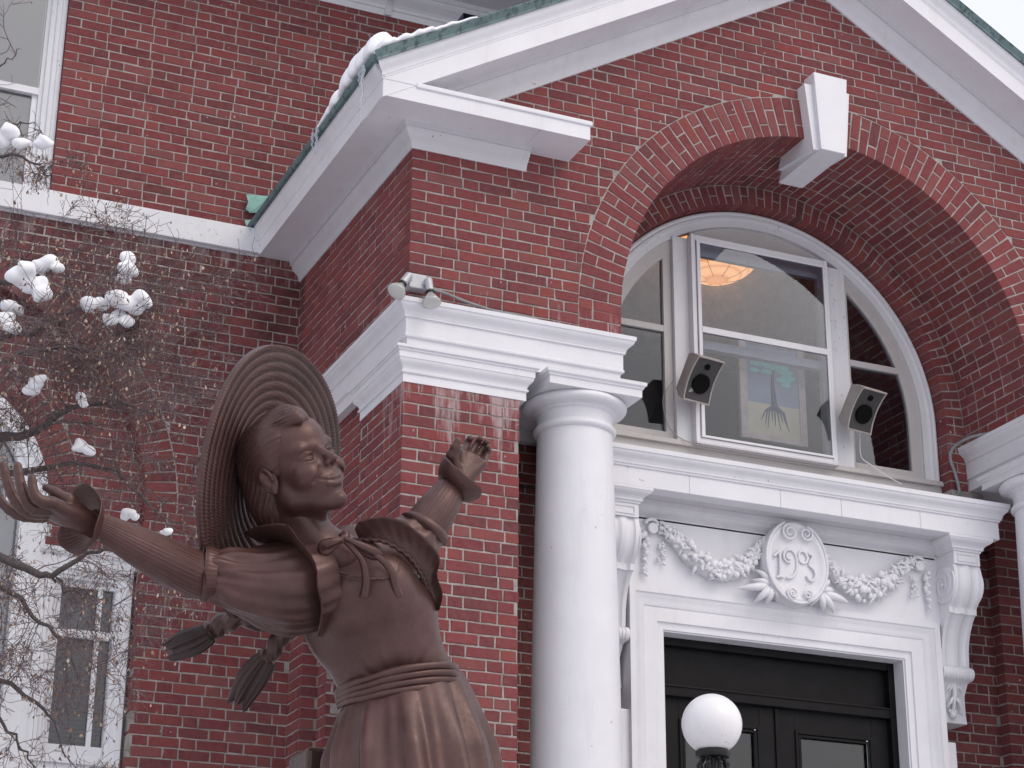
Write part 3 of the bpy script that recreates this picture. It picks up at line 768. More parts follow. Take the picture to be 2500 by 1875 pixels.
# inner sash
s_ = MB()
for a, b_ in (((2.367, 0.90, 6.03), (2.40, 0.94, 7.44)), ((3.352, 0.90, 6.03), (3.393, 0.94, 7.44)), ((2.40, 0.902, 6.03), (3.352, 0.938, 6.075)), ((2.40, 0.888, 6.715), (3.352, 0.94, 6.775)), ((2.40, 0.902, 7.40), (3.352, 0.938, 7.44))): s_.box(a, b_)
s_.build('inner_sash', M['cream'], win)
st = MB()
for a, b_ in (((2.314, 0.812, 6.017), (2.345, 0.872, 7.505)), ((3.352, 0.812, 6.017), (3.384, 0.872, 7.505)), ((2.3455, 0.814, 7.462), (3.3515, 0.871, 7.503)), ((2.3455, 0.814, 6.018), (3.3515, 0.871, 6.050))): st.box(a, b_)
sto = st.build('storm_sash', M['white'], win, bevel=0.003)
st = MB()
for a, b_ in (((2.350, 0.800, 6.052), (2.374, 0.816, 7.458)), ((3.338, 0.800, 6.052), (3.350, 0.816, 7.458)), ((2.374, 0.801, 7.444), (3.338, 0.815, 7.458)), ((2.374, 0.801, 6.052), (3.338, 0.815, 6.066)), ((2.374, 0.796, 6.790), (3.338, 0.814, 6.832))): st.box(a, b_)
st.build('storm_frame', M['white'], sto)
for z0, z1 in ((6.06, 6.792), (6.83, 7.45)): MB().box((2.36, 0.806, z0), (3.345, 0.809, z1)).build('pane', M['glass'], sto)
# the drip edge hanging just under the storm sash
MB().box((2.31, 0.800, 6.004), (3.39, 0.85, 6.0165)).build('drip', M['white2'], sto)

# room behind the window
rm = MB()
def inner_box(mb, a, b_):
    (x0, y0, z0), (x1, y1, z1) = a, b_; v = [(x0,y0,z0),(x1,y0,z0),(x1,y1,z0),(x0,y1,z0),(x0,y0,z1),(x1,y0,z1),(x1,y1,z1),(x0,y1,z1)]
    return mb.add(v, [(0,1,2,3),(4,7,6,5),(1,5,6,2),(2,6,7,3),(3,7,4,0)])
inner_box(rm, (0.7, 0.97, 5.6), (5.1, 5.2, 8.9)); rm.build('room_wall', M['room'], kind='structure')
lm, nt, b = newmat('lit_paper_shade'); b.inputs['Base Color'].default_value = (0.7, 0.35, 0.15, 1)
b.inputs['Emission Color'].default_value = (1.0, 0.42, 0.13, 1); b.inputs['Emission Strength'].default_value = 1.35
w_ = nt.nodes.new('ShaderNodeTexWave'); w_.wave_type = 'BANDS'; w_.bands_direction = 'Z'; w_.inputs['Scale'].default_value = 9
tc = nt.nodes.new('ShaderNodeNewGeometry'); nt.links.new(tc.outputs['Position'], w_.inputs['Vector'])
nt.links.new(ramp(nt, w_.outputs['Fac'], [(0.0, (0.75, 0.27, 0.07)), (0.25, (1.0, 0.43, 0.14)), (1.0, (1.0, 0.47, 0.16))]), b.inputs['Emission Color'])
lamp = empty('paper_lantern', (3.0, 2.15, 7.9), 'glowing orange paper lantern hanging inside behind the storm sash', 'lamp')
o = MB().sphere((3.27, 2.15, 8.17), 0.36, 32, 20, (1, 1, 0.8)).build('shade', lm, lamp, smooth=True)
b_ = MB()
for k in range(8):
    a = PI*2*k/8; b_.tube([(3.27+0.365*math.sin(t)*math.cos(a), 2.15+0.365*math.sin(t)*math.sin(a), 8.17-0.8*0.365*math.cos(t)) for t in [PI*i/14 for i in range(1, 14)]], 0.0025, 4)
b_.tube([(3.27, 2.15, 8.45), (3.27, 2.15, 8.9)], 0.006, 6); b_.build('wire', M['grey'], lamp)
# framed print with a tree, hanging close behind the lower pane
pn = empty('hanging_print', (3.04, 1.0600, 6.5), 'framed print of a flat crowned tree with roots standing behind the lower glass', 'print')
m_wood = simple('pale_wood', (0.78, 0.62, 0.48), 0.6, 0, 12, 0.2)
b_ = MB()
for a, c in (((2.79, 1.0450, 6.20), (2.845, 1.0750, 6.95)), ((3.255, 1.0450, 6.20), (3.305, 1.0750, 6.95)), ((2.845, 1.0460, 6.895), (3.255, 1.0740, 6.945)), ((2.845, 1.0460, 6.20), (3.255, 1.0740, 6.24))): b_.box(a, c)
b_.build('frame', m_wood, pn)
m_pb = simple('print_sky', (0.40, 0.42, 0.46), 0.7, 0, 5, 0.12); m_py = simple('print_ground', (0.80, 0.70, 0.42), 0.7, 0, 6, 0.12)
m_pg = simple('print_leaf', (0.35, 0.88, 0.68), 0.7, 0, 30, 0.15); m_pt = simple('print_trunk', (0.09, 0.10, 0.15), 0.7)
MB().box((2.845, 1.0600, 6.47), (3.255, 1.0660, 6.895)).build('print_sky', m_pb, pn)
MB().box((2.845, 1.0600, 6.24), (3.255, 1.0655, 6.47)).build('print_ground', m_py, pn)
rr = random.Random(5); b_ = MB()
for cx_, cz_, rx_, rz_ in [(2.955, 6.78, .055, .025), (3.0, 6.80, .06, .03), (3.06, 6.79, .06, .03), (3.10, 6.75, .06, .026), (2.93, 6.75, .04, .018), (3.15, 6.72, .05, .024), (3.05, 6.745, .05, .02), (3.18, 6.68, .045, .02), (2.91, 6.70, .03, .014), (3.01, 6.70, .035, .016), (3.14, 6.655, .045, .018), (3.16, 6.625, .03, .014)]:
    b_.prism([(cx_+1.35*rx_*math.cos(a)*(1+.08*math.sin(5*a)), cz_+1.35*rz_*math.sin(a)*(1 if math.sin(a) > 0 else .6)) for a in [2*PI*i/22 for i in range(22)]], 1, 1.0555-rr.random()*.002, 1.0595)
b_.build('leaf_cloud', m_pg, pn)
b_ = MB()
b_.tube([(3.06, 1.0570, 6.72), (3.05, 1.0570, 6.62), (3.055, 1.0570, 6.52), (3.06, 1.0570, 6.44)], [.006, .012, .018, .022], 6)
for k in range(9):
    a = -0.95+k*0.24; b_.tube([(3.06, 1.0570, 6.47), (3.06+.09*math.sin(a), 1.0570, 6.42), (3.06+.13*math.sin(a)+.01*(k % 2), 1.0570, 6.35-.03*(k % 3))], [.012, .006, .002], 5)
b_.build('print_trunk', m_pt, pn)

# ------------------------------------------------------------------ hood over the door, frieze, surround
hd = empty('door_hood', (XC, 0.6, 5.5), 'long white moulded hood over the door carried on two scroll brackets', 'door hood')
prof = [(-0.10, 5.512), (-0.012, 5.512), (0.0, 5.518), (0.0, 5.632), (0.010, 5.636), (0.012, 5.648), (0.018, 5.650), (0.020, 5.664)] + cyma(0.022, 5.666, 0.056, 5.722, 6) + [(0.062, 5.724), (0.064, 5.752), (0.058, 5.756), (-0.10, 5.772)]
b_ = MB(); sweep(b_, prof, [(1.39, 1.0), (1.39, 0.45), (4.37, 0.45), (4.37, 1.0)]); o = b_.build('corona', M['white'], hd); smooth_angle(o)
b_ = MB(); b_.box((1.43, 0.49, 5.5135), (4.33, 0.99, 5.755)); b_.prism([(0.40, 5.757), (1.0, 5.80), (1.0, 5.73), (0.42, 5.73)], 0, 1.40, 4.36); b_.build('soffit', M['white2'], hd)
b_ = MB()
sweep(b_, [(-0.05, 5.40), (0.0, 5.40)] + cyma(0.0, 5.41, 0.045, 5.462, 5) + [(0.05, 5.465), (0.06, 5.475), (0.06, 5.5125), (-0.05, 5.5125)], [(1.74, 0.70), (4.02, 0.70)]); b_.build('bed_mould', M['white2'], hd)
for x in (2.05, 2.7, 3.15, 3.75): 
    b2 = MB(); b2.box((x, 0.4485, 5.5175), (x+0.004, 0.452, 5.632)); b2.build('joint', M['cream'], hd)
b_ = MB(); b_.box((1.53, 0.70, 4.96), (4.235, 1.02, 5.5122)); b_.build('frieze_panel', M['white'], hd)
# scroll brackets
def scroll_profile():
    P = [(0.86, 5.335)]
    P = [(1.0, 5.335), (0.520, 5.335), (0.512, 5.31), (0.504, 5.27), (0.505, 5.22), (0.515, 5.17), (0.540, 5.12), (0.570, 5.085), (0.590, 5.064), (0.592, 5.024), (0.612, 5.020), (0.640, 4.985), (0.672, 4.93), (0.695, 4.87), (0.708, 4.80), (0.712, 4.74), (0.715, 4.695), (1.0, 4.695)]
    return P
def bracket(x0, x1, label):
    k = empty('scroll_bracket', ((x0+x1)/2, 0.7, 5.0), label, 'bracket', 'scroll brackets under the door hood')
    P = scroll_profile(); w = x1-x0
    # fluted front: three shallow reeds across the width
    cols = []
    nx = 25
    for i in range(nx):
        t = i/(nx-1); d = 0.0
        for c, ww, dd in ((0.26, 0.13, 0.012), (0.74, 0.13, 0.012)):
            d += dd*max(0, 1-((t-c)/ww)**2)**0.5 if abs(t-c) < ww else 0
        for c in (0.44, 0.56): d += 0.006 if abs(t-c) < 0.018 else 0
        cols.append((x0+w*t, d))
    rings = []
    for x, d in cols:
        rings.append([(x, y + (d if (0.45 < y < 0.9) else 0), z) for y, z in P])
    o = MB().rings(rings).build('scroll_body', M['white'], k); smooth_angle(o, 40)
    b_ = MB(); b_.box((x0+0.004, 0.508, 5.336), (x1-0.004, 0.99, 5.420)); 
    q = 0.012
    for a, c in (((x0+0.03, 0.502, 5.352), (x1-0.03, 0.508, 5.358)), ((x0+0.03, 0.502, 5.398), (x1-0.03, 0.508, 5.404)), ((x0+0.03, 0.502, 5.358), (x0+0.036, 0.508, 5.398)), ((x1-0.036, 0.502, 5.358), (x1-0.03, 0.508, 5.398))): b_.box(a, c)
    b_.build('neck_block', M['white'], k)
    b_ = MB(); sweep(b_, [(-0.05, 5.421), (0.004, 5.421), (0.006, 5.434), (0.016, 5.436), (0.018, 5.450)] + cyma(0.020, 5.452, 0.062, 5.494, 5) + [(0.066, 5.496), (0.066, 5.5125), (-0.05, 5.5125)], [(x0, 0.99), (x0, 0.505), (x1, 0.505), (x1, 0.99)]); o = b_.build('cap_moulding', M['white'], k); smooth_angle(o)
    # volutes on both cheeks
    for xs_, sg in ((x0, -1), (x1, 1)):
        b_ = MB(); pts = []; rad = []
        for i in range(70):
            a = i/69*2*PI*2.6; r = 0.118*(1-i/69)**0.85+0.006
            pts.append((xs_+sg*(0.004+0.010*(i/69)), 0.630+r*math.cos(a+2.6), 5.212+r*math.sin(a+2.6)*1.05)); rad.append(0.0085*(1-.4*i/69))
        b_.tube(pts, rad, 6)
        b_.tube([(xs_, 0.63, 5.212), (xs_+sg*0.008, 0.63, 5.212)], [0.122, 0.116], 28)
        b_.sphere((xs_+sg*0.012, 0.63, 5.212), 0.014, 10, 6)
        o = b_.build('volute', M['white'], k); smooth_angle(o, 50)
    # small roll and the leaf drop
    b_ = MB(); b_.tube([(x0-0.012, 0.722, 4.655), (x1+0.012, 0.722, 4.655)], 0.045, 20)
    for i in range(9): b_.tube([(x0+w*(i+.5)/9-0.004, 0.722, 4.655), (x0+w*(i+.5)/9+0.004, 0.722, 4.655)], 0.0485, 20)
    o = b_.build('roll', M['white'], k); smooth_angle(o, 40)
    b_ = MB(); b_.rings([[(x0, 0.70, 4.612), (x1, 0.70, 4.612), (x1, 1.0, 4.612), (x0, 1.0, 4.612)], [(x0+.006, 0.74, 4.595), (x1-.006, 0.74, 4.595), (x1-.006, 1.0, 4.595), (x0+.006, 1.0, 4.595)],
                         [(x0+.012, 0.775, 4.52), (x1-.012, 0.775, 4.52), (x1-.012, 1.0, 4.52), (x0+.012, 1.0, 4.52)], [(x0-.004, 0.80, 4.41), (x1+.006, 0.80, 4.41), (x1+.006, 1.0, 4.41), (x0-.004, 1.0, 4.41)], [(x0-.006, 0.80, 4.345), (x1+.012, 0.80, 4.345), (x1+.012, 1.0, 4.345), (x0-.006, 1.0, 4.345)]])
    b_.build('tail_plate', M['white'], k)
    b_ = MB(); xm = (x0+x1)/2
    for t in (-1, 1):
        for j, (dx, zz, L) in enumerate(((0.02, 4.60, 0.07), (0.05, 4.585, 0.05), (0.035, 4.50, 0.07))):
            b_.tube([(xm+t*dx*.4, 0.755, zz), (xm+t*dx, 0.745, zz-L*.4), (xm+t*(dx+.02), 0.775, zz-L)], [.010, .014, .003], 7)
        b_.tube([(xm+t*.03, .78, 4.49), (xm+t*.06, .79, 4.42), (xm+t*.088, .795, 4.405)], [.005, .007, .003], 6)
    b_.tube([(xm, 0.745, 4.60), (xm, 0.745, 4.53), (xm, 0.77, 4.44), (xm, 0.785, 4.41)], [.014, .017, .012, .012], 8)
    b_.sphere((xm, 0.785, 4.395), 0.026, 12, 8)
    b_.sphere((xm-.022, 0.785, 4.42), 0.015, 8, 6); b_.sphere((xm+.022, 0.785, 4.42), 0.015, 8, 6)
    o = b_.build('leaf_drop', M['white'], k); smooth_angle(o, 60)
bracket(1.520, 1.730, 'left scroll bracket of the door hood, half hidden by the round column')
bracket(4.032, 4.245, 'right scroll bracket of the door hood, its spiral cheek and leaf drop in full view')

# carved relief: cartouche with the date 1903 and two swags
ct = empty('cartouche', (XC, 0.66, 5.22), 'oval white cartouche with the raised date 1903 between two carved swags', 'relief')
cx0, cz0, rx, rz, yf = 2.892, 5.222, 0.224, 0.272, 0.60
def SP(u, v):   # plate units from the oval centre
    return (cx0+(u-1105)/530*rx, cz0-(v-740-0.155*(u-1105))/620*rz)
b_ = MB(); nr = 10; rings = []
for i, (s_, y) in enumerate(((1.02, 0.70), (1.03, 0.64), (1.0, 0.604), (0.95, 0.590), (0.88, 0.588), (0.82, 0.598), (0.76, 0.606), (0.5, 0.600), (0.02, 0.594))):
    rings.append([(cx0+rx*s_*math.cos(a)*(1-.04*math.sin(a)), y, cz0+rz*s_*math.sin(a)*(0.985 if math.sin(a) > 0 else 1)) for a in [2*PI*j/64 for j in range(64)]])
b_.rings(rings); o = b_.build('shield', M['white'], ct); smooth_angle(o, 50)
def curl(mb, c, r, turns, a_start, sgn, rad, y, shrink=0.12):
    pts = []; rr_ = []
    n = int(26*turns)
    for i in range(n+1):
        t = i/n; a = a_start+sgn*2*PI*turns*t; q = r*((1-t)**0.8*(1-shrink)+shrink)
        pts.append((c[0]+q*math.cos(a), y-0.008*math.sin(PI*t), c[1]+q*math.sin(a))); rr_.append(rad*(1-.35*t))
    mb.tube(pts, rr_, 7)
b_ = MB()
for (u, v, r, sg, a0_) in ((985, 300, .055, 1, PI*.55), (1270, 335, .050, -1, PI*.45), (985, 1210, .040, -1, -PI*.5), (1250, 1245, .036, 1, -PI*.5)):
    c = SP(u, v); curl(b_, c, r, 1.7, a0_, sg, 0.009, 0.584)
# outer rim
b_.tube([(cx0+rx*.99*math.cos(a), 0.592, cz0+rz*.985*math.sin(a)) for a in [PI*.62+i/40*PI*1.72 for i in range(0, 41)]], 0.010, 8)
o = b_.build('scroll_rim', M['white'], ct); smooth_angle(o, 60)
def stroke(name, pts, rad=0.0075):
    P = [SP(u, v) for u, v in pts]; Q = []
    for i in range(len(P)-1):      # Catmull-Rom
        p0, p1, p2, p3 = P[max(i-1, 0)], P[i], P[i+1], P[min(i+2, len(P)-1)]
        for k in range(6):
            t = k/6; Q.append(tuple(0.5*((2*p1[d])+(-p0[d]+p2[d])*t+(2*p0[d]-5*p1[d]+4*p2[d]-p3[d])*t*t+(-p0[d]+3*p1[d]-3*p2[d]+p3[d])*t**3) for d in (0, 1)))
    Q.append(P[-1]); return [(x, 0.5905, z) for x, z in Q]
for nm, strokes in (('numeral_one', [[(705, 640), (760, 600), (800, 560)], [(800, 560), (806, 700), (800, 860), (790, 940)], [(735, 960), (790, 945), (855, 965)]]),
                    ('numeral_nine', [[(985, 745), (930, 740), (885, 690), (875, 620), (920, 565), (1000, 560), (1065, 620), (1095, 720), (1090, 840), (1045, 930), (980, 975), (905, 970)], [(985, 700), (940, 680), (925, 640), (950, 610)]]),
                    ('numeral_nought', [[(1130, 660), (1150, 600), (1200, 585), (1255, 620), (1285, 690), (1260, 755), (1200, 765), (1145, 725), (1130, 660)]]),
                    ('numeral_three', [[(1300, 625), (1370, 655), (1365, 700), (1330, 750), (1310, 800), (1370, 850), (1410, 920), (1400, 1000), (1345, 1035), (1290, 1010), (1258, 955)]])):
    b_ = MB()
    for s_ in strokes: b_.tube(stroke(nm, s_), 0.0085, 7)
    o = b_.build(nm, M['white'], ct); smooth_angle(o, 60)
def leafm(mb, pts, wid, th=0.012):
    """a lens-shaped leaf along pts in the x,z plane"""
    mb.tube(pts, [wid*math.sin(PI*(0.12+0.86*i/(len(pts)-1)))**0.8+0.002 for i in range(len(pts))], 7)
b_ = MB()
for t in (-1, 1):
    bx, bz = cx0+t*0.17, cz0-0.16
    for k, (dx, dz, w_) in enumerate(((0.215, -0.075, .026), (0.12, -0.125, .026), (0.04, -0.130, .024), (-0.05, -0.10, .020), (0.13, 0.02, .020), (0.10, 0.09, .020))):
        leafm(b_, [(bx+t*dx*s_+(0.02*t*s_*s_ if k == 0 else 0), 0.655-0.035*math.sin(PI*s_), bz+dz*s_+(0.03*s_*s_ if k == 0 else 0)) for s_ in [i/8 for i in range(9)]], w_)
    # scroll under the shield
    b_.tube([(bx, .64, bz+.03), (bx-t*.05, .63, bz-.06), (bx-t*.10, .625, bz-.085), (bx-t*.15, .62, bz-.07)], [.016, .014, .013, .010], 8)
o = b_.build('leaf_spray', M['white'], ct); smooth_angle(o, 60)
rr = random.Random(11)
def swag(t):
    b_ = MB(); path = []
    P = [(0.20, 0.13), (0.27, 0.04), (0.36, -0.055), (0.47, -0.105), (0.60, -0.095), (0.72, -0.03), (0.80, 0.045), (0.87, 0.10), (0.95, 0.15)]
    for i in range(len(P)-1):
        for k in range(5):
            s_ = k/5; path.append((P[i][0]+(P[i+1][0]-P[i][0])*s_, P[i][1]+(P[i+1][1]-P[i][1])*s_))
    for i, (dx, dz) in enumerate(path):
        m_ = math.sin(PI*i/(len(path)-1)); R_ = 0.034+0.056*m_
        for j in range(7):
            a = rr.uniform(0, 2*PI); q = R_*rr.uniform(.2, .95)
            c = (cx0+t*dx+q*math.cos(a)*.7, 0.672-R_*0.75*rr.uniform(.3, 1)*math.sqrt(max(0.05, 1-(q/R_)**2)), cz0+dz+q*math.sin(a)); r_ = rr.uniform(.010, .022)*(0.7+.6*m_)
            if rr.random() < .5: b_.sphere(c, r_, 8, 6, (1, .8, 1.1))
            else:
                an = rr.uniform(0, 2*PI); L = r_*3.2
                b_.tube([(c[0]-L/2*math.cos(an), c[1]+.008, c[2]-L/2*math.sin(an)), (c[0], c[1]-.006, c[2]), (c[0]+L/2*math.cos(an), c[1]+.004, c[2]+L/2*math.sin(an))], [.003, r_*.6, .002], 6)
    b_.tube([(cx0+t*dx, 0.685, cz0+dz) for dx, dz in path], [0.020+0.044*math.sin(PI*i/(len(path)-1)) for i in range(len(path))], 10)
    # rosette and drop beside the bracket
    b_.tube([(cx0+t*0.985, 0.69, cz0+0.115), (cx0+t*0.985, 0.66, cz0+0.115)], [0.036, 0.034], 20)
    b_.tube([(cx0+t*(0.985+.055*math.cos(a)), 0.68, cz0+.115+.06*math.sin(a)) for a in [PI*.15+i/20*PI*1.0 for i in range(21)]], 0.013, 7)
    for i in range(22):
        s_ = i/21; b_.sphere((cx0+t*(1.04+rr.uniform(-.02, .02)*(1-.5*s_)), 0.68-rr.uniform(0, .02), cz0+.07-.26*s_), rr.uniform(.012, .024)*(1.05-.5*s_), 8, 6)
        if i < 12:
            an = rr.uniform(0, 6.28); b_.tube([(cx0+t*0.93+.02*math.cos(an), .68, cz0+.03-.012*i), (cx0+t*0.93+.035*math.cos(an), .665, cz0+.03-.012*i+.02*math.sin(an))], [.012, .004], 6)
    o = b_.build('swag', M['white'], ct); smooth_angle(o, 60)
swag(-1); swag(1)

# door surround
ds = empty('door_surround', (XC, 0.75, 0), 'white moulded stone-like frame around the dark double door', 'door frame')
xl, xr, zt = 1.749, 4.018, 4.973
prof = [(0.0, 1.0), (0.0, 0.690), (0.040, 0.690), (0.046, 0.698), (0.052, 0.700), (0.068, 0.712), (0.090, 0.716), (0.112, 0.722), (0.120, 0.730), (0.128, 0.728), (0.206, 0.728), (0.210, 0.740), (0.218, 0.742), (0.240, 0.742), (0.252, 0.742), (0.254, 0.752), (0.262, 0.754), (0.262, 1.0)]
rings = [[(xl+i, y, 0.0) for i, y in prof], [(xl+i, y, zt-i) for i, y in prof], [(xr-i, y, zt-i) for i, y in prof], [(xr-i, y, 0.0) for i, y in prof]]
o = MB().rings(rings).build('architrave', M['white'], ds); smooth_angle(o)
b_ = MB(); b_.box((xr-0.01, 0.72, 0.0), (xr+0.085, 0.99, 4.20)); b_.box((xl-0.085, 0.72, 0.0), (xl+0.01, 0.99, 4.20)); b_.build('ear_block', M['white'], ds, bevel=0.01)
# double door
dr = empty('double_door', (XC, 0.9, 0), 'near black panelled double door with glazed upper panels under a solid transom', 'door')
x0, x1, ztop = 2.011, 3.756, 4.711
b_ = MB()
for a, c in (((x0, 0.86, 0), (x0+0.045, 0.99, ztop)), ((x1-0.045, 0.86, 0), (x1, 0.99, ztop)), ((x0+0.045, 0.861, ztop-0.05), (x1-0.045, 0.989, ztop)), ((x0+0.045, 0.862, 4.345), (x1-0.045, 0.988, 4.415)), ((x0+0.045, 0.855, 4.40), (x1-0.045, 0.866, 4.412))): b_.box(a, c)
b_.build('door_frame', M['dark_door'], dr, bevel=0.004)
MB().box((x0+0.045, 0.915, 4.415), (x1-0.045, 0.97, ztop-0.05)).build('transom_panel', M['dark_door'], dr)
xm = 2.883
for k, (a, c) in enumerate(((x0+0.047, xm-0.003), (xm+0.003, x1-0.047))):
    b_ = MB(); st = 0.125
    gx0, gx1, gz1 = a+st, c-st, 4.215
    b_.box((a, 0.905, 0.02), (gx0, 0.955, 4.342)); b_.box((gx1, 0.905, 0.02), (c, 0.955, 4.342)); b_.box((gx0, 0.906, gz1), (gx1, 0.954, 4.341)); b_.box((gx0, 0.906, 0.02), (gx1, 0.954, 1.05)); b_.box((gx0, 0.906, 2.45), (gx1, 0.954, 2.6))
    # bolection moulding round the glass
    for q, w_, y in ((0.0, 0.020, 0.893), (0.024, 0.018, 0.899)):
        for p0, p1 in (((gx0+q, y, 2.6), (gx0+q+w_, .905, gz1-q)), ((gx1-q-w_, y, 2.6), (gx1-q, .905, gz1-q)), ((gx0+q+w_, y+.0005, gz1-q-w_), (gx1-q-w_, .9048, gz1-q))): b_.box(p0, p1)
    leaf = b_.build('door_leaf', M['dark_door'], dr, bevel=0.003)
    MB().box((gx0+.03, 0.922, 2.6), (gx1-.03, 0.927, gz1-.03)).build('pane', M['glass_d'], leaf)
    MB().box((gx0+.01, 0.953, 1.05), (gx1-.01, 0.956, 4.22)).build('blind', M['room'], leaf)
b_ = MB(); b_.box((xm-0.018, 0.892, 0.02), (xm+0.012, 0.905, 4.342)); b_.build('meeting_bead', M['dark_door'], dr, bevel=0.003)

# ------------------------------------------------------------------ speakers, floodlight, cables
def grille_mat():
    m, nt, b = newmat('speaker_grille'); g = noise_node(nt, 600, 1, 0.5); b.inputs['Base Color'].default_value = (0.035, 0.034, 0.036, 1); b.inputs['Roughness'].default_value = 0.6
    nt.links.new(ramp(nt, g, [(0.4, (0.02, 0.02, 0.02)), (0.6, (0.075, 0.072, 0.072))]), b.inputs['Base Color']); return m
M['grille'] = grille_mat(); M['cab'] = simple('putty_plastic', (0.36, 0.33, 0.31), 0.55, 0, 14, 0.12)
M['cone'] = simple('black_cone', (0.008, 0.008, 0.008), 1.0); M['cone'].node_tree.nodes['Principled BSDF'].inputs['Specular IOR Level'].default_value = 0.05
def speaker(loc, rz, label):
    e = bpy.data.objects.new('speaker', None); e.location = loc; link(e, None, label, 'speaker', 'speakers on the window mullions')
    T = Matrix.Translation(loc) @ Matrix.Rotation(rz, 4, 'Z') @ Matrix.Rotation(math.radians(36), 4, 'X')
    w, h, d = 0.106, 0.150, 0.135
    def tr(mb): mb.v = [tuple(T @ Vector(p)) for p in mb.v]; return mb
    b_ = MB(); n = 12; rings = []
    # front edge bows: the cabinet sides curve back at top and bottom
    for yy, sx, sz in ((0.0, 1.0, 1.0), (d*.5, 0.95, .98), (d, 0.62, 0.80)):
        ring = []
        for i in range(n+1): z = -h+2*h*i/n; ring.append((-w*sx, yy-0.030*(z/h)**2*(1 if yy < d else 0), z*sz))
        for i in range(n+1): z = h-2*h*i/n; ring.append((w*sx, yy-0.030*(z/h)**2*(1 if yy < d else 0), z*sz))
        rings.append(ring)
    b_.rings([rings[2], rings[1], rings[0]], cap=True)
    o = tr(b_).build('cabinet', M['cab'], e); smooth_angle(o, 40)
    b_ = MB(); F = lambda z: -0.004-0.030*(z/h)**2
    v = []; f = []
    for i in range(n+1):
        z = (-h+2*h*i/n)*0.93; v += [(-w*.92, F(z), z), (w*.92, F(z), z)]
    for i in range(n): f.append((2*i, 2*i+1, 2*i+3, 2*i+2))
    b_.add(v, f); o = tr(b_).build('grille', M['grille'], e)
    b_ = MB()
    for s_ in (-1, 1):
        b_.tube([(s_*w*.97, F(z)-.002, z) for z in [-h+2*h*i/n for i in range(n+1)]], .006, 6)
        b_.tube([(-w*.97, F(h)-.002, s_*h*.98), (w*.97, F(h)-.002, s_*h*.98)], .006, 6)
    tr(b_).build('trim', M['cab'], e)
    for cz, r, nm in ((-0.030, 0.062, 'woofer'), (0.088, 0.019, 'tweeter')):
        b_ = MB(); b_.rings([[(r_*math.cos(a), y, cz+r_*math.sin(a)) for a in [2*PI*i/28 for i in range(28)]] for r_, y in ((r*1.05, -0.006), (r*1.05, -0.024), (r*.92, -0.026), (r*.5, -0.022), (r*.42, -0.022), (r*.2, -0.025), (0.001, -0.026))])
        tr(b_).build(nm, M['cone'], e)
    b_ = MB(); b_.box((-0.02, d-.02, -0.03), (0.02, d+0.05, 0.04)); tr(b_); b_.build('wall_mount', M['cab'], e)
speaker((2.270, 0.650, 6.385), math.radians(10), 'putty coloured speaker on the left window mullion, tilted down')
speaker((3.505, 0.650, 6.370), math.radians(10), 'putty coloured speaker on the right window mullion with a white wire hanging below')
def cable(name, pts, r, mat, label):
    P = [Vector(p) for p in pts]; Q = []
    for i in range(len(P)-1):
        p0, p1, p2, p3 = P[max(i-1, 0)], P[i], P[i+1], P[min(i+2, len(P)-1)]
        for k in range(8):
            t = k/8; Q.append(0.5*((2*p1)+(-p0+p2)*t+(2*p0-5*p1+4*p2-p3)*t*t+(-p0+3*p1-3*p2+p3)*t**3))
    Q.append(P[-1]); o = MB().tube(Q, r, 8).build(name, mat, None, smooth=True, label=label, cat='cable'); return o
cable('speaker_wire', [(3.53, .74, 6.27), (3.58, .83, 6.24), (3.60, .86, 6.12), (3.66, .84, 6.06), (3.74, .80, 5.99), (3.80, .70, 5.90)], 0.004, M['white'], 'thin white wire hanging from the right speaker to the hood')
cable('speaker_wire', [(2.16, .82, 6.42), (2.125, .90, 6.33), (2.13, .895, 6.2), (2.17, .88, 6.09), (2.25, .84, 6.02), (2.34, .80, 6.00)], 0.003, M['cab'], 'thin dark wire running from the left speaker down to the sill')
cable('conduit', [(4.62, 0.20, 6.285), (4.34, 0.50, 6.27), (4.27, 0.62, 6.255), (4.235, 0.70, 6.215), (4.225, 0.72, 6.15), (4.265, 0.735, 6.06), (4.285, 0.735, 5.97), (4.27, 0.73, 5.90), (4.10, 0.72, 5.83)], 0.011, M['grey'], 'grey cable looping round the end of the right entablature')
cable('conduit', [(0.10, -0.035, 6.345), (0.22, -0.03, 6.335), (0.36, -0.02, 6.31), (0.55, -0.02, 6.285), (0.8, -0.03, 6.275)], 0.009, M['grey'], 'grey cable leaving the floodlight box along the brick wall')
fl = empty('floodlight', (0.04, -0.05, 6.35), 'twin outdoor floodlight with two bare reflector bulbs on the corner above the capital', 'light')
MB().box((-0.025, -0.075, 6.315), (0.085, -0.005, 6.405)).build('junction_box', M['alu'], fl, bevel=0.006)
m_bulb, nt, b = newmat('reflector_bulb_glass'); b.inputs['Base Color'].default_value = (0.50, 0.50, 0.50, 1); b.inputs['Roughness'].default_value = 0.15; b.inputs['Metallic'].default_value = 0.35
m_lens = simple('frosted_lens', (0.55, 0.55, 0.52), 0.25)
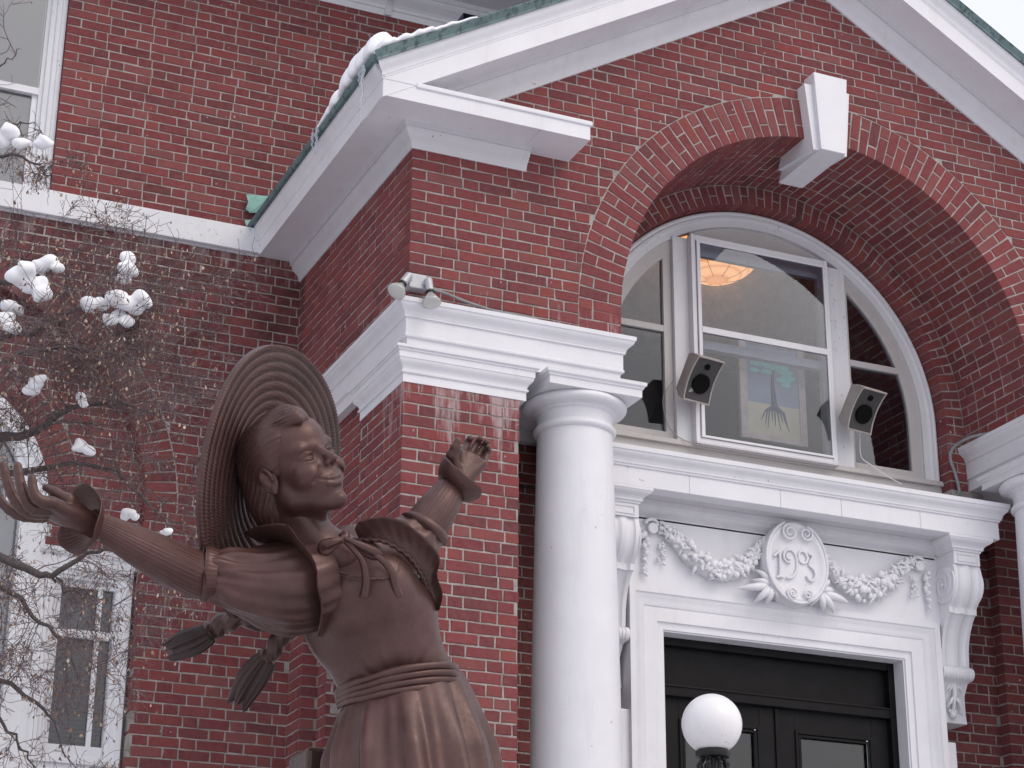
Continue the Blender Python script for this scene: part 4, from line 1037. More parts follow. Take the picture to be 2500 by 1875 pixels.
for (hx, hy, hz), d in (((-0.045, -0.085, 6.36), Vector((-0.52, -0.28, -0.78))), ((0.088, -0.095, 6.345), Vector((0.02, -0.30, -0.95)))):
    d.normalize(); h0 = Vector((hx, hy, hz))
    b_ = MB(); b_.tube([h0-d*0.03, h0+d*0.055], [0.024, 0.024], 16); b_.tube([(0.03, -0.04, 6.36), h0], [0.012, 0.012], 8); b_.build('lamp_holder', M['alu'], fl, smooth=False)
    MB().tube([h0+d*0.055, h0+d*0.068], [0.026, 0.026], 16).build('gasket', M['black'], fl)
    o = MB().tube([h0+d*0.066, h0+d*0.078, h0+d*0.10, h0+d*0.135, h0+d*0.142], [0.017, 0.020, 0.035, 0.054, 0.055], 24).build('bulb', m_bulb, fl, smooth=True)
    o = MB().tube([h0+d*0.1425, h0+d*0.147, h0+d*0.150], [0.054, 0.045, 0.010], 24).build('lens', m_lens, fl, smooth=True)

# ------------------------------------------------------------------ tall sash window in the upper wall
uw = empty('sash_window', (-2.3, YU, 7.6), 'tall white sash window at the upper left with snow on the twigs before it', 'window')
xj = -1.703
b_ = MB(); prof = [(0.0, YU+0.14), (0.0, YU+0.035), (0.030, YU+0.035), (0.036, YU+0.045), (0.062, YU+0.048), (0.070, YU+0.062), (0.100, YU+0.065), (0.104, YU+0.085), (0.128, YU+0.088), (0.128, YU+0.14)]
rings = [[(xj-i, y, 7.60) for i, y in prof], [(xj-i, y, 9.55-i) for i, y in prof], [(-2.895+i, y, 9.55-i) for i, y in prof], [(-2.895+i, y, 7.60) for i, y in prof]]
b_.rings(rings); b_.build('casing', M['peel'], uw)
b_ = MB()
for a, c in (((-2.77, YU+.088, 7.60), (-1.83, YU+.13, 7.685)), ((-2.77, YU+.080, 8.405), (-1.832, YU+.13, 8.455)), ((-1.87, YU+.105, 7.685), (-1.832, YU+.13, 8.405)), ((-2.77, YU+.105, 7.685), (-2.73, YU+.13, 8.405))): b_.box(a, c)
b_.build('sash', M['white'], uw)
for z0, z1, y in ((7.685, 8.405, .118), (8.455, 9.45, .100)): MB().box((-2.77, YU+y, z0), (-1.832, YU+y+.004, z1)).build('pane', M['glass_u'], uw)
MB().box((-2.77, YU+.16, 7.60), (-1.83, YU+.17, 9.5)).build('blind', M['blind'], uw)

# ------------------------------------------------------------------ three-light window under the relieving arch
pw = empty('palladian_window', (AX, YB+.1, 3.2), 'peeling white three-part window at the lower left seen through bare twigs', 'window')
ZL = 5.11; yj = YB+0.09
b_ = MB()
prof = [(0.0, yj+.12), (0.0, yj), (0.030, yj), (0.036, yj+.012), (0.066, yj+.014), (0.072, yj+.028), (0.094, yj+.030), (0.10, yj+.045), (0.10, yj+.12)]
rings = [[(-0.966-i, y, 3.88+i*.6) for i, y in prof], [(-0.966-i, y, ZL-i*.9) for i, y in prof], [(-1.500+i*.75, y, ZL-i*.9) for i, y in prof], [(-1.500+i*.75, y, 3.88+i*.6) for i, y in prof]]
b_.rings(rings, closed=True, cap=False); b_.build('side_casing', M['peel'], pw)
b_ = MB(); b_.box((-1.425, yj+.062, 3.94), (-1.066, yj+.12, 4.00)); b_.box((-1.425, yj+.055, 4.665), (-1.066, yj+.12, 4.715)); b_.box((-1.425, yj+.062, 4.985), (-1.066, yj+.12, 5.03)); b_.box((-1.43, yj+.06, 3.96), (-1.395, yj+.12, 5.0))
b_.box((-1.165, yj+.066, 4.0), (-1.135, yj+.118, 4.985)); b_.build('side_sash', M['peel'], pw)
MB().box((-1.42, yj+.09, 4.0), (-1.07, yj+.094, 4.985)).build('pane', M['glass_d'], pw)
b_ = MB()
for k in range(26): b_.add([(-1.42, yj+.115, 3.98+k*.027), (-1.07, yj+.115, 3.98+k*.027), (-1.07, yj+.135, 4.0+k*.027), (-1.42, yj+.135, 4.0+k*.027)], [(0, 1, 2, 3)])
bl = b_.build('blind_slat', M['blind'], pw); bl['kind'] = 'stuff'
MB().box((-1.45, yj+.14, 3.9), (-1.0, yj+.145, 5.05)).build('back_shade', M['blind'], pw)
b_ = MB(); b_.box((-1.70, yj+.005, 3.2), (-1.5015, yj+.13, 5.48)); b_.box((-1.505, yj+.02, 3.3), (-0.962, yj+.13, 3.885)); b_.box((-1.505, yj+.004, ZL), (-0.945, yj+.13, ZL+.045)); b_.build('mullion_post', M['peel'], pw)
b_ = MB(); sweep(b_, [(-.05, 5.14), (0, 5.14), (.006, 5.16), (.02, 5.17), (.03, 5.19), (.03, 5.21), (-.05, 5.215)], [(-1.56, yj+.01), (-0.942, yj+.01)]); b_.build('head_moulding', M['peel'], pw)
b_ = MB(); arcband(b_, AX, 5.48, [(0.80, yj+.12), (0.80, yj), (0.76, yj), (0.75, yj+.015), (0.70, yj+.02), (0.69, yj+.04), (0.655, yj+.045), (0.655, yj+.12)], 3.2, n=40); b_.build('arch_casing', M['peel'], pw)
MB().prism([(AX-.66, 3.2), (AX+.66, 3.2)]+[(AX+.66*math.cos(PI*i/24), 5.48+.66*math.sin(PI*i/24)) for i in range(25)], 1, yj+.10, yj+.11).build('centre_pane', M['glass_u'], pw)
MB().box((-3.2, yj+.2, 3.2), (-1.6, yj+.21, 6.2)).build('pale_curtain', simple('pale_curtain', (0.62, 0.63, 0.68), 0.9, 0, 5, .1), pw)
b_ = MB(); b_.box((AX-.66, yj+.08, 4.35), (AX+.66, yj+.13, 4.41)); b_.box((AX-.66, yj+.08, 5.46), (AX+.66, yj+.13, 5.51)); b_.box((AX+.2, yj+.082, 3.2), (AX+.23, yj+.128, 6.1)); b_.build('glazing_bar', M['peel'], pw)

# ------------------------------------------------------------------ globe lamp in front of the porch
gl = empty('globe_lamp', (0.785, -2.0, 0), 'round white globe lamp on a black cast iron post before the door', 'lamp')
m_gl, nt, b = newmat('opal_glass'); b.inputs['Base Color'].default_value = (0.80, 0.79, 0.80, 1); b.inputs['Roughness'].default_value = 0.28
b.inputs['Subsurface Weight'].default_value = 0.35; b.inputs['Subsurface Radius'].default_value = (.1, .1, .1)
sp_n = noise_node(nt, 55, 2, 0.5); zf, s_ = zmask(nt, 3.52, 3.38)
nt.links.new(mix(nt, math_n(nt, 'MULTIPLY', ramp(nt, sp_n, [(0.68, 0.0), (0.72, 0.7)]), zf), (0.80, 0.79, 0.80), (0.3, 0.26, 0.24)), b.inputs['Base Color'])
gx, gy, gz, gr = 0.782, -2.0, 3.507, 0.1375
o = MB().sphere((gx, gy, gz), gr, 64, 40).build('globe', m_gl, gl, smooth=True)
o = MB().lathe([(0.055, 3.352), (0.074, 3.356), (0.080, 3.368), (0.080, 3.380), (0.070, 3.392), (0.060, 3.400)], (gx, gy, 0), 40).build('gallery_ring', M['iron'], gl); smooth_angle(o)
b_ = MB()
for k in range(8):
    a = 2*PI*k/8
    b_.tube([(gx+r*math.cos(a), gy+r*math.sin(a), z) for r, z in ((.030, 3.27), (.052, 3.285), (.066, 3.31), (.060, 3.335), (.048, 3.340), (.050, 3.352))], [.009, .010, .011, .009, .008, .007], 7)
    b_.sphere((gx+.070*math.cos(a), gy+.070*math.sin(a), 3.322), .010, 8, 6)
o = b_.build('scrollwork', M['iron'], gl); smooth_angle(o, 60)
o = MB().lathe([(0.10, 0.0), (0.10, 0.25), (0.07, 0.35), (0.05, 0.5), (0.04, 2.9), (0.05, 3.0), (0.035, 3.05), (0.035, 3.2), (0.05, 3.24), (0.03, 3.28), (0.03, 3.36)], (gx, gy, 0), 32).build('post', M['iron'], gl); smooth_angle(o)

# ------------------------------------------------------------------ snow and icicles on the porch roof
def snow_strip(name, pts, wid, hgt, label, seed=1):
    rr = random.Random(seed); b_ = MB(); rings = []; n = len(pts)
    for i, (p, inw, taper) in enumerate(pts):
        p = Vector(p); inw = Vector(inw); h = hgt*taper*rr.uniform(.85, 1.15); w = wid*taper*rr.uniform(.8, 1.2); o_ = 0.055*taper*rr.uniform(0, 1.2)
        ring = []
        for k in range(11):
            a = PI*k/10; ring.append(p + inw*(w*(1-math.cos(a))/2 - o_) + Vector((0, 0, h*math.sin(a)**.6 - 0.01*(1-k/10))))
        rings.append(ring)
    b_.rings(rings); o = b_.build(name, M['snow'], None, smooth=True, label=label, cat='snow')
    md = o.modifiers.new('sub', 'SUBSURF'); md.levels = 1; md.render_levels = 2
    return o
pts = []
for i in range(26):
    t = i/25; y = -0.30+t*1.02; pts.append(((-0.375-0.01*math.sin(i*1.9), y, 7.635+0.01*math.sin(i*2.3)), (1, 0, .55), max(0.12, math.sin(PI*(0.36+0.60*t))**0.8)))
snow_strip('snow_ledge', pts, 0.20, 0.165, 'lumpy snow bank hanging over the side eaves of the porch', 4)
pts = []
for i in range(30):
    t = i/29; x = -0.36+t*0.62; pts.append(((x, -0.375, APEX+0.468-RAKE*(XC-x)), (0, 1, 0.0), 0.25+0.75*math.sin(PI*(0.5+0.48*t))))
snow_strip('snow_ledge', pts, 0.22, 0.060, 'thin smooth snow layer along the front roof edge of the porch', 9)
m_ice, nt, b = newmat('ice'); b.inputs['Base Color'].default_value = (0.8, 0.85, 0.9, 1); b.inputs['Roughness'].default_value = 0.08; b.inputs['Transmission Weight'].default_value = 0.7; b.inputs['IOR'].default_value = 1.31
for k, (y, L, lab) in enumerate(((-0.22, 0.40, 'longest icicle, hanging from the gutter near the porch corner'), (-0.16, 0.12, 'short icicle beside the long one at the porch corner'), (0.62, 0.18, 'icicle at the far end of the snow bank on the eaves'), (0.70, 0.12, 'small icicle just behind the one at the end of the snow bank'))):
    b_ = MB(); x = -0.402; z = 7.60
    b_.tube([(x+.004*math.sin(i*1.7), y+.003*math.cos(i*2.1), z-L*i/10) for i in range(11)], [0.011*(1-i/10.5)*(1+.25*math.sin(i*2.4)) + .001 for i in range(11)], 8)
    b_.build('icicle', m_ice, None, smooth=True, label=lab, cat='icicle', group='icicles on the porch gutter')
# ================================================================== the statue
FPX = 4932.0; D0 = 5.0; U0, V0 = 850.0, 1400.0
RC = np.array(cam.rotation_euler.to_matrix()); CC = np.array(cam.location)
OX, OY = (U0-1250)/FPX*D0, -(V0-937.5)/FPX*D0
S_ORG = CC + RC @ np.array([OX, OY, -D0])            # a point in the middle of the chest; statue frame: x right, y up, z towards the street
def q3(u, v, d=0.0):
    """statue-frame point (metres) for a sighting u,v at d metres nearer than the chest"""
    D = D0-d; return np.array([(u-1250)/FPX*D-OX, -(v-937.5)/FPX*D-OY, d])
def s2w(P): return np.asarray(P) @ RC.T + S_ORG
def w2s(P): return (np.asarray(P)-S_ORG) @ RC
WUP = RC.T @ np.array([0, 0, 1.0])                   # world up in the statue frame

def surface_nets(F, org, h):
    inside = F < 0; nx, ny, nz = F.shape
    c = inside[:-1,:-1,:-1].astype(np.int8)
    for dx in (0, 1):
        for dy in (0, 1):
            for dz in (0, 1):
                if dx+dy+dz: c = c + inside[dx:nx-1+dx, dy:ny-1+dy, dz:nz-1+dz]
    act = (c > 0) & (c < 8); idx = -np.ones(act.shape, np.int64); ii = np.argwhere(act); idx[act] = np.arange(len(ii))
    acc = np.zeros((len(ii), 3)); cnt = np.zeros(len(ii))
    for ax in range(3):
        o1, o2 = [a for a in range(3) if a != ax]
        for a in (0, 1):
            for b_ in (0, 1):
                p = ii.copy(); p[:, o1] += a; p[:, o2] += b_; q = p.copy(); q[:, ax] += 1
                f0 = F[p[:,0], p[:,1], p[:,2]]; f1 = F[q[:,0], q[:,1], q[:,2]]; m = (f0 < 0) != (f1 < 0)
                t = np.where(m, f0/(f0-f1+1e-12), 0); pos = p.astype(float); pos[:, ax] += t
                acc[m] += pos[m]; cnt[m] += 1
    V = acc/np.maximum(cnt, 1)[:, None]*h + org
    faces = []
    for ax in range(3):
        o1, o2 = (ax+1) % 3, (ax+2) % 3
        sl0 = [slice(None)]*3; sl1 = [slice(None)]*3
        sl0[ax] = slice(0, -1); sl1[ax] = slice(1, None)
        m = inside[tuple(sl0)] != inside[tuple(sl1)]
        e = np.argwhere(m); ok = (e[:, o1] > 0) & (e[:, o2] > 0) & (e[:, o1] < F.shape[o1]-1) & (e[:, o2] < F.shape[o2]-1); e = e[ok]
        def g(a, b_):
            p = e.copy(); p[:, o1] -= a; p[:, o2] -= b_; return idx[p[:,0], p[:,1], p[:,2]]
        Q = np.stack([g(0, 0), g(1, 0), g(1, 1), g(0, 1)], 1)
        fl = inside[e[:,0], e[:,1], e[:,2]]
        Q[~fl] = Q[~fl][:, ::-1]; faces.append(Q)
    return V, np.concatenate(faces)
class Field:
    def __init__(s, lo, hi, h):
        s.lo = np.array(lo, float); s.h = h; n = np.ceil((np.array(hi)-s.lo)/h).astype(int)+1; s.n = n
        s.F = np.full(n, 1.0, np.float32)
    def box(s, c0, c1):
        a = np.clip(np.floor((c0-s.lo)/s.h).astype(int), 0, s.n-1); b_ = np.clip(np.ceil((c1-s.lo)/s.h).astype(int)+1, 1, s.n)
        sl = tuple(slice(a[i], b_[i]) for i in range(3))
        X, Y, Z = np.meshgrid(*[s.lo[i]+s.h*np.arange(a[i], b_[i]) for i in range(3)], indexing='ij')
        return sl, np.stack([X, Y, Z], -1)
    def comb(s, sl, d, k, op):
        A = s.F[sl]
        if op == 'add':
            if k > 0: hh = np.clip(0.5+0.5*(A-d)/k, 0, 1); s.F[sl] = A*(1-hh)+d*hh-k*hh*(1-hh)
            else: s.F[sl] = np.minimum(A, d)
        else:
            d = -d; hh = np.clip(0.5-0.5*(A-d)/k, 0, 1) if k > 0 else None
            s.F[sl] = (A*(1-hh)+d*hh+k*hh*(1-hh)) if k > 0 else np.maximum(A, d)
    def ell(s, c, r, R=None, k=0.01, op='add'):
        c = np.array(c, float); r = np.array(r, float); m = r.max()+k*2+0.02
        sl, P = s.box(c-m, c+m); q = P-c
        if R is not None: q = q @ R            # columns of R = ellipsoid axes
        q = q/r; n = np.linalg.norm(q, axis=-1); g = np.linalg.norm(q/r, axis=-1)+1e-9
        s.comb(sl, n*(n-1)/g, k, op)
    def cap(s, a, b_, ra, rb, k=0.01, op='add'):
        a = np.array(a, float); b_ = np.array(b_, float); m = max(ra, rb)+k*2+0.02
        sl, P = s.box(np.minimum(a, b_)-m, np.maximum(a, b_)+m); ab = b_-a; L2 = ab@ab+1e-12
        t = np.clip(((P-a)@ab)/L2, 0, 1); d = np.linalg.norm(P-a-t[..., None]*ab, axis=-1)-(ra+(rb-ra)*t); s.comb(sl, d, k, op)
    def chain(s, pts, rad, k=0.01, op='add'):
        for i in range(len(pts)-1): s.cap(pts[i], pts[i+1], rad[i], rad[i+1], k, op)
    def mesh(s): return surface_nets(s.F, s.lo, s.h)
def laplace(V, Q, it=2, lam=0.5):
    E = np.concatenate([Q[:, [0, 1]], Q[:, [1, 2]], Q[:, [2, 3]], Q[:, [3, 0]]]); 
    for _ in range(it):
        A = np.zeros_like(V); c = np.zeros(len(V))
        for k in (0, 1): np.add.at(A, E[:, k], V[E[:, 1-k]]); np.add.at(c, E[:, k], 1)
        V = V+lam*(A/np.maximum(c, 1)[:, None]-V)
    return V
def np_mesh(name, V, Q, mat, parent, smooth=True, **kw):
    me = bpy.data.meshes.new(name); n, m = len(V), len(Q)
    me.vertices.add(n); me.vertices.foreach_set('co', np.ascontiguousarray(V, dtype=np.float32).ravel())
    k = Q.shape[1]; me.loops.add(m*k); me.loops.foreach_set('vertex_index', Q.ravel().astype(np.int32))
    me.polygons.add(m); me.polygons.foreach_set('loop_start', np.arange(0, m*k, k, dtype=np.int32)); me.polygons.foreach_set('use_smooth', np.ones(m, bool))
    me.update(calc_edges=True); me.validate(); me.materials.append(mat)
    o = bpy.data.objects.new(name, me); return link(o, parent, **kw)
def bronze(name, hue=(0.088, 0.044, 0.039), lines=None):
    m, nt, b = newmat(name)
    n1 = noise_node(nt, 7, 6, 0.65); n2 = noise_node(nt, 70, 4, 0.7); n3 = noise_node(nt, 2.6, 3, 0.5)
    lo = tuple(c*0.62 for c in hue); hi = (hue[0]*1.45, hue[1]*1.52, hue[2]*1.62)
    c = ramp(nt, n1, [(0.28, lo), (0.5, hue), (0.75, hi)])
    c = mix(nt, ramp(nt, n3, [(0.45, 0.0), (0.7, 0.55)]), c, (0.100, 0.040, 0.034))
    c = mix(nt, ramp(nt, n2, [(0.55, 0.0), (0.75, 0.35)]), c, lo)
    nt.links.new(c, b.inputs['Base Color'])
    b.inputs['Metallic'].default_value = 0.30; b.inputs['Roughness'].default_value = 0.46; b.inputs['Specular IOR Level'].default_value = 0.5
    rr_ = ramp(nt, n2, [(0.3, 0.32), (0.7, 0.50)]); nt.links.new(rr_, b.inputs['Roughness'])
    bump(nt, b, math_n(nt, 'ADD', n2, math_n(nt, 'MULTIPLY', noise_node(nt, 260, 2, 0.5), 0.5)), 0.35, 0.0012)
    return m
M['bronze'] = bronze('brown_bronze')
M['bronze_h'] = bronze('brown_bronze_hair', (0.074, 0.039, 0.035))
M['bronze_d'] = bronze('dark_bronze', (0.045, 0.028, 0.026))
base_w = s2w(q3(1000, 1800, 0.0))
stt = empty('statue', (base_w[0], base_w[1], 0), 'brown bronze statue of a girl in a wide straw hat with her arms flung wide', 'statue')

# ---- head
Rh = np.array([[0.694, 0.607, -0.388], [0.36, 0.174, 0.917], [0.623, -0.776, -0.097]])
U_, _s, Vt = np.linalg.svd(Rh); Rh = U_@Vt
HS = 1.18; HO = q3(711.4+6, 1141.7, 0.05)
hx = np.array([1.10, 1.0, 1.0])                       # fore-and-aft stretch
def h2s(P): return (np.asarray(P)*hx*HS) @ Rh.T + HO
def head_mesh():
    f = Field((-0.13, -0.10, -0.20), (0.15, 0.10, 0.16), 0.0021)
    f.ell((-.008, 0, .035), (.092, .071, .082), k=0)
    f.ell((.030, 0, -.030), (.057, .056, .082), k=.02)
    f.ell((.026, 0, -.062), (.048, .046, .034), k=.02)
    f.ell((.034, 0, .046), (.047, .056, .043), k=.02)
    for s in (-1, 1):
        f.chain([(-.010, s*.050, -.036), (.010, s*.045, -.068), (.064, s*.014, -.099)], [.014, .014, .014], .022)
        f.ell((.060, s*.039, -.032), (.026, .023, .024), k=.020)
        f.ell((.057, s*.042, .022), (.02, .012, .012), k=.012)
    f.ell((.0745, 0, -.101), (.0190, .018, .0155), k=.014)
    f.ell((.067, 0, -.058), (.026, .034, .027), k=.014)
    for s in (-1, 1):
        f.ell((.0945, s*.031, .003), (.020, .020, .0135), k=.012, op='sub')
        f.cap((.0785, s*.012, .0190), (.070, s*.041, .0225), .0048, .0034, k=.014)
    f.chain([(.077, 0, .018), (.087, 0, -.001), (.098, 0, -.013), (.1065, 0, -.0200)], [.0062, .0054, .0060, .0076], .011)
    for s in (-1, 1):
        f.ell((.0935, s*.0092, -.0255), (.0090, .0055, .0056), k=.008)
        f.ell((.1005, s*.0060, -.0305), (.0050, .0034, .0045), k=.002, op='sub')
        f.cap((.091, s*.019, -.027), (.076, s*.043, -.050), .0018, .0024, k=.008, op='sub')
    # eyes: ball, upper and lower lids
    for s in (-1, 1):
        c = np.array([.0645, s*.031, .001])
        f.ell(c, (.0168, .0175, .0150), k=.003)
        f.ell(c+np.array([.0120, -s*.0005, .0004]), (.0090, .0118, .0050), k=.0012, op='sub')
        f.ell(c, (.0146, .0146, .0146), k=.0006)
        pts = [c+np.array([math.cos(a)*.0155*math.cos(.35*0), math.sin(a)*.0155, .0066-.0052*abs(math.sin(a))**2]) for a in np.linspace(-.95, .95, 9)]
        f.chain(pts, [.0014]+[.0020]*7+[.0014], .0012)
        pts = [c+np.array([math.cos(a)*.0155, math.sin(a)*.0155, -.0064+.0044*abs(math.sin(a))**2]) for a in np.linspace(-.95, .95, 9)]
        f.chain(pts, [.0011]+[.0015]*7+[.0011], .0014)
        f.ell(c+np.array([.0155, -s*.001, -.0004]), (.0030, .0030, .0030), k=.0008, op='sub')
    # lips, smiling
    up = [(.074, -.0375, -.0455), (.088, -.020, -.0550), (.0912, -.008, -.0562), (.0915, 0, -.0572), (.0912, .008, -.0562), (.088, .020, -.0550), (.074, .0375, -.0455)]
    lo = [(.074, -.0360, -.0475), (.0865, -.020, -.0640), (.0895, -.008, -.0685), (.0900, 0, -.0690), (.0895, .008, -.0685), (.0865, .020, -.0640), (.074, .0360, -.0475)]
    gr = [(.076, -.0405, -.0445), (.0925, -.021, -.0590), (.0955, -.008, -.0622), (.0962, 0, -.0625), (.0955, .008, -.0622), (.0925, .021, -.0590), (.076, .0405, -.0445)]
    f.chain(up, [.0018, .0030, .0034, .0029, .0034, .0030, .0018], .005)
    f.chain(lo, [.0018, .0036, .0044, .0046, .0044, .0036, .0018], .005)
    f.chain(gr, [.0020, .0028, .0030, .0030, .0030, .0028, .0020], .0012, op='sub')
    for s in (-1, 1):   # ears
        Re = np.array([[.94, s*-.30, .15], [s*.30, .95, 0], [-.15, 0, .98]])
        f.ell((-.006, s*.0730, -.010), (.0175, .0070, .0280), Re.T, .004)
        f.ell((-.001, s*.0830, -.006), (.0115, .0085, .0190), Re.T, .003, op='sub')
        f.chain([(-.005-.0150*math.cos(t), s*(.079+.002*math.sin(t)), -.010+.0245*math.sin(t)) for t in np.linspace(-1.2, 3.3, 14)], [.0034]*14, .002)
        f.ell((-.003, s*.0735, -.035), (.0075, .0055, .0085), k=.004)
    # neck inside the head field
    f.cap((-.030, 0, -.07), (-.045, 0, -.19), .050, .052, k=.030)
    V, Q = f.mesh(); return V, Q
Vh, Qh = head_mesh(); Vh = laplace(Vh, Qh, 1, .4)
headS = h2s(Vh)
# ---- hair, swept back from the brow
def hair_mesh():
    f = Field((-0.15, -0.115, -0.18), (0.12, 0.115, 0.17), 0.0024)
    f.ell((-.022, 0, .036), (.099, .0795, .086), k=0)
    f.ell((-.070, 0, -.035), (.058, .070, .085), k=.03)
    f.ell((-.075, 0, -.110), (.045, .052, .055), k=.03)
    f.ell((.020, -.012, .098), (.045, .042, .028), k=.02)
    f.ell((.050, -.016, .088), (.030, .028, .024), k=.018)
    
    for s in (-1, 1): f.ell((.005, s*.058, .050), (.040, .020, .045), k=.03)
    sl, P = f.box(f.lo, f.lo+f.h*(f.n-1))
    x, y, z = P[..., 0], P[..., 1], P[..., 2]
    a = np.abs(y)
    # face opening: a slanted curved plane
    d = (x*.88-z*.476) - (.024 - .10*np.clip(a-.045, 0, 1) + .18*np.clip(z-.06, 0, 1)) 
    d2 = np.where(z < -.005, (x+.028+.35*(z+.005))*.9, d)
    dd = np.maximum(d, -1); hh = f.F
    k = .020; B_ = np.where(z < -.01, np.minimum(d2, 1), d)
    keep = np.clip(.5-.5*(hh-B_)/k, 0, 1); f.F = (hh*(1-keep)+B_*keep+k*keep*(1-keep)).astype(np.float32)
    # the quiff is added again in front of the hairline
    f.chain([(.016, -.014, .100), (.044, -.016, .097), (.064, -.018, .090), (.080, -.020, .080)], [.020, .020, .017, .009], .014); f.chain([(.026, .012, .098), (.052, .008, .090), (.068, .006, .080)], [.016, .015, .010], .012)
    # comb grooves
    top = np.clip((z-.07)/.04, 0, 1)
    low = np.clip((-z-.005)/.03, 0, 1)
    ph_side = z*(1-.45*low) + x*(.22-.85*low) + .10*np.sin(x*35+a*20)*.05
    ph_top = y*1.05 + .012*np.sin(x*60)
    cen = np.sqrt((x-.05)**2+(z+.12)**2); ph_side = cen+.0015*np.sin(y*60+x*30)
    ph = ph_side*(1-top)+(ph_top*.6+cen*.4)*top
    wob = .0020*np.sin(x*70+z*40)
    g = np.sin((ph+wob)*2*PI/.0115)+.55*np.sin((ph*1.0+.3*wob)*2*PI/.0068+1.3)+.4*np.sin((ph)*2*PI/.021+.6)
    f.F = (f.F + .00130*g*np.clip(-B_/.018, 0, 1)*(.7+.3*np.sin(x*50+y*30))).astype(np.float32)
    return f.mesh()
Vr, Qr = hair_mesh(); hairS = h2s(Vr)

# ---- body: neck and chest skin, forearms and hands
RX = np.array
def body_field(lo, hi, h): return Field(lo, hi, h)
hand1 = None
def spline_pts(pts, n):
    m = len(pts)-1; out = []
    for i in range(n):
        s = i/(n-1)*m; k = min(int(s), m-1); t = s-k; p0, p1, p2, p3 = pts[max(k-1, 0)], pts[k], pts[k+1], pts[min(k+2, m)]
        out.append(0.5*((2*p1)+(-p0+p2)*t+(2*p0-5*p1+4*p2-p3)*t*t+(-p0+3*p1-3*p2+p3)*t**3))
    return out
def cham(p, q, t): return p+(q-p)*t
parts_V = [headS]; parts_Q = [Qh]; hand_parts = []
def add_part(V, Q):
    parts_Q.append(Q+sum(len(v) for v in parts_V)); parts_V.append(V)
# neck
f = Field(q3(640, 1420, -0.15)-.02, q3(900, 1180, 0.22)+.02, 0.005)
nk0 = h2s((-.032, 0, -.085)); nk1 = q3(762, 1345, 0.045)
f.cap(nk0, nk1, .060, .066, 0); f.cap(q3(700, 1350, 0.02), q3(835, 1352, 0.06), .050, .052, .05)
f.cap(h2s((-.01, -.035, -.06)), q3(800, 1345, .10), .012, .011, .03)
V, Q = f.mesh(); add_part(laplace(V, Q, 2), Q)

# near hand (her right), reaching towards the street on the left, palm up
W1 = q3(232, 1283, 0.36)                              # wrist
f = Field(q3(-90, 1330, 0.36)-np.array([.02, .02, .14]), q3(300, 1110, 0.36)+np.array([.02, .02, .16]), 0.0028)
E1 = q3(480, 1402, 0.17)
f.cap(W1, cham(W1, E1, .30), .0255, .032, 0)
K = q3(118, 1243, 0.42)
f.cap(cham(W1, K, 0), cham(W1, K, .55), .025, .024, .02)
pl = [q3(128, 1228, .455), q3(118, 1240, .430), q3(112, 1247, .405), q3(112, 1252, .382)]
for p in pl: f.cap(cham(W1, p, .25), p, .020, .0150, .014)
fing = [  # (base, mid, near tip, tip) from the index to the little finger
    [(124, 1228, .455), (98, 1222, .466), (82, 1200, .466), (78, 1168, .458)],
    [(114, 1243, .434), (76, 1238, .444), (54, 1196, .446), (43, 1138, .432)],
    [(108, 1253, .412), (58, 1245, .416), (24, 1196, .412), (8, 1136, .400)],
    [(104, 1262, .388), (46, 1258, .390), (4, 1226, .384), (-18, 1180, .374)]]
for (a, b_, c, d), r in zip(fing, (.0118, .0126, .0122, .0108)):
    P = [q3(*a), q3(*b_), q3(*c), q3(*d)]
    Pc = spline_pts(P, 9); f.chain(Pc, [r*(1.32-.50*i/8) for i in range(9)], .0025)
f.chain([cham(W1, K, .25)+np.array([0, .012, -.01]), q3(168, 1222, .395), q3(135, 1203, .385), q3(112, 1190, .380)], [.018, .0145, .0115, .0090], .008)
V, Q = f.mesh(); hand_parts.append((laplace(V, Q, 1), Q))

# far hand (her left), raised, palm to the street
W2 = q3(1120, 1190, -0.16)
f = Field(q3(1040, 1290, -.16)-np.array([.01, .01, .10]), q3(1250, 1040, -.16)+np.array([.02, .02, .10]), 0.0024)
f.cap(q3(1100, 1235, -.14), W2, .026, .024, 0)
bases = [q3(1128, 1107, -.195), q3(1146, 1113, -.205), q3(1163, 1121, -.205), q3(1178, 1131, -.198)]
for p in bases: f.cap(cham(W2, p, .15), p, .021, .0125, .012)
tips = [[(1138, 1090, -.220), (1143, 1077, -.225), (1149, 1070, -.215)], [(1158, 1093, -.232), (1166, 1079, -.238), (1172, 1071, -.226)],
        [(1174, 1102, -.230), (1184, 1088, -.236), (1188, 1079, -.224)], [(1188, 1114, -.220), (1193, 1101, -.226), (1192, 1091, -.212)]]
for b0, tp, r in zip(bases, tips, (.0088, .0090, .0086, .0080)):
    P = [b0]+[q3(*t) for t in tp]; f.chain(P, [r*1.12, r*1.05, r*.98, r*.92], .0016)
    for p in P[1:3]: f.ell(p, (r*1.10,)*3, k=.002)
f.chain([cham(W2, q3(1110, 1118, -.17), .3), q3(1104, 1112, -.150), q3(1112, 1092, -.145), q3(1118, 1077, -.145)], [.018, .0150, .0115, .0100], .007)
V, Q = f.mesh(); hand_parts.append((laplace(V, Q, 1), Q))
np_mesh('head', s2w(parts_V[0]), parts_Q[0], M['bronze'], stt)
np_mesh('neck', s2w(parts_V[1]), parts_Q[1]-len(parts_V[0]), M['bronze'], stt)
for V, Q in hand_parts: np_mesh('hand', s2w(V), Q, M['bronze'], stt)
np_mesh('hair', s2w(hairS), Qr, M['bronze_h'], stt)

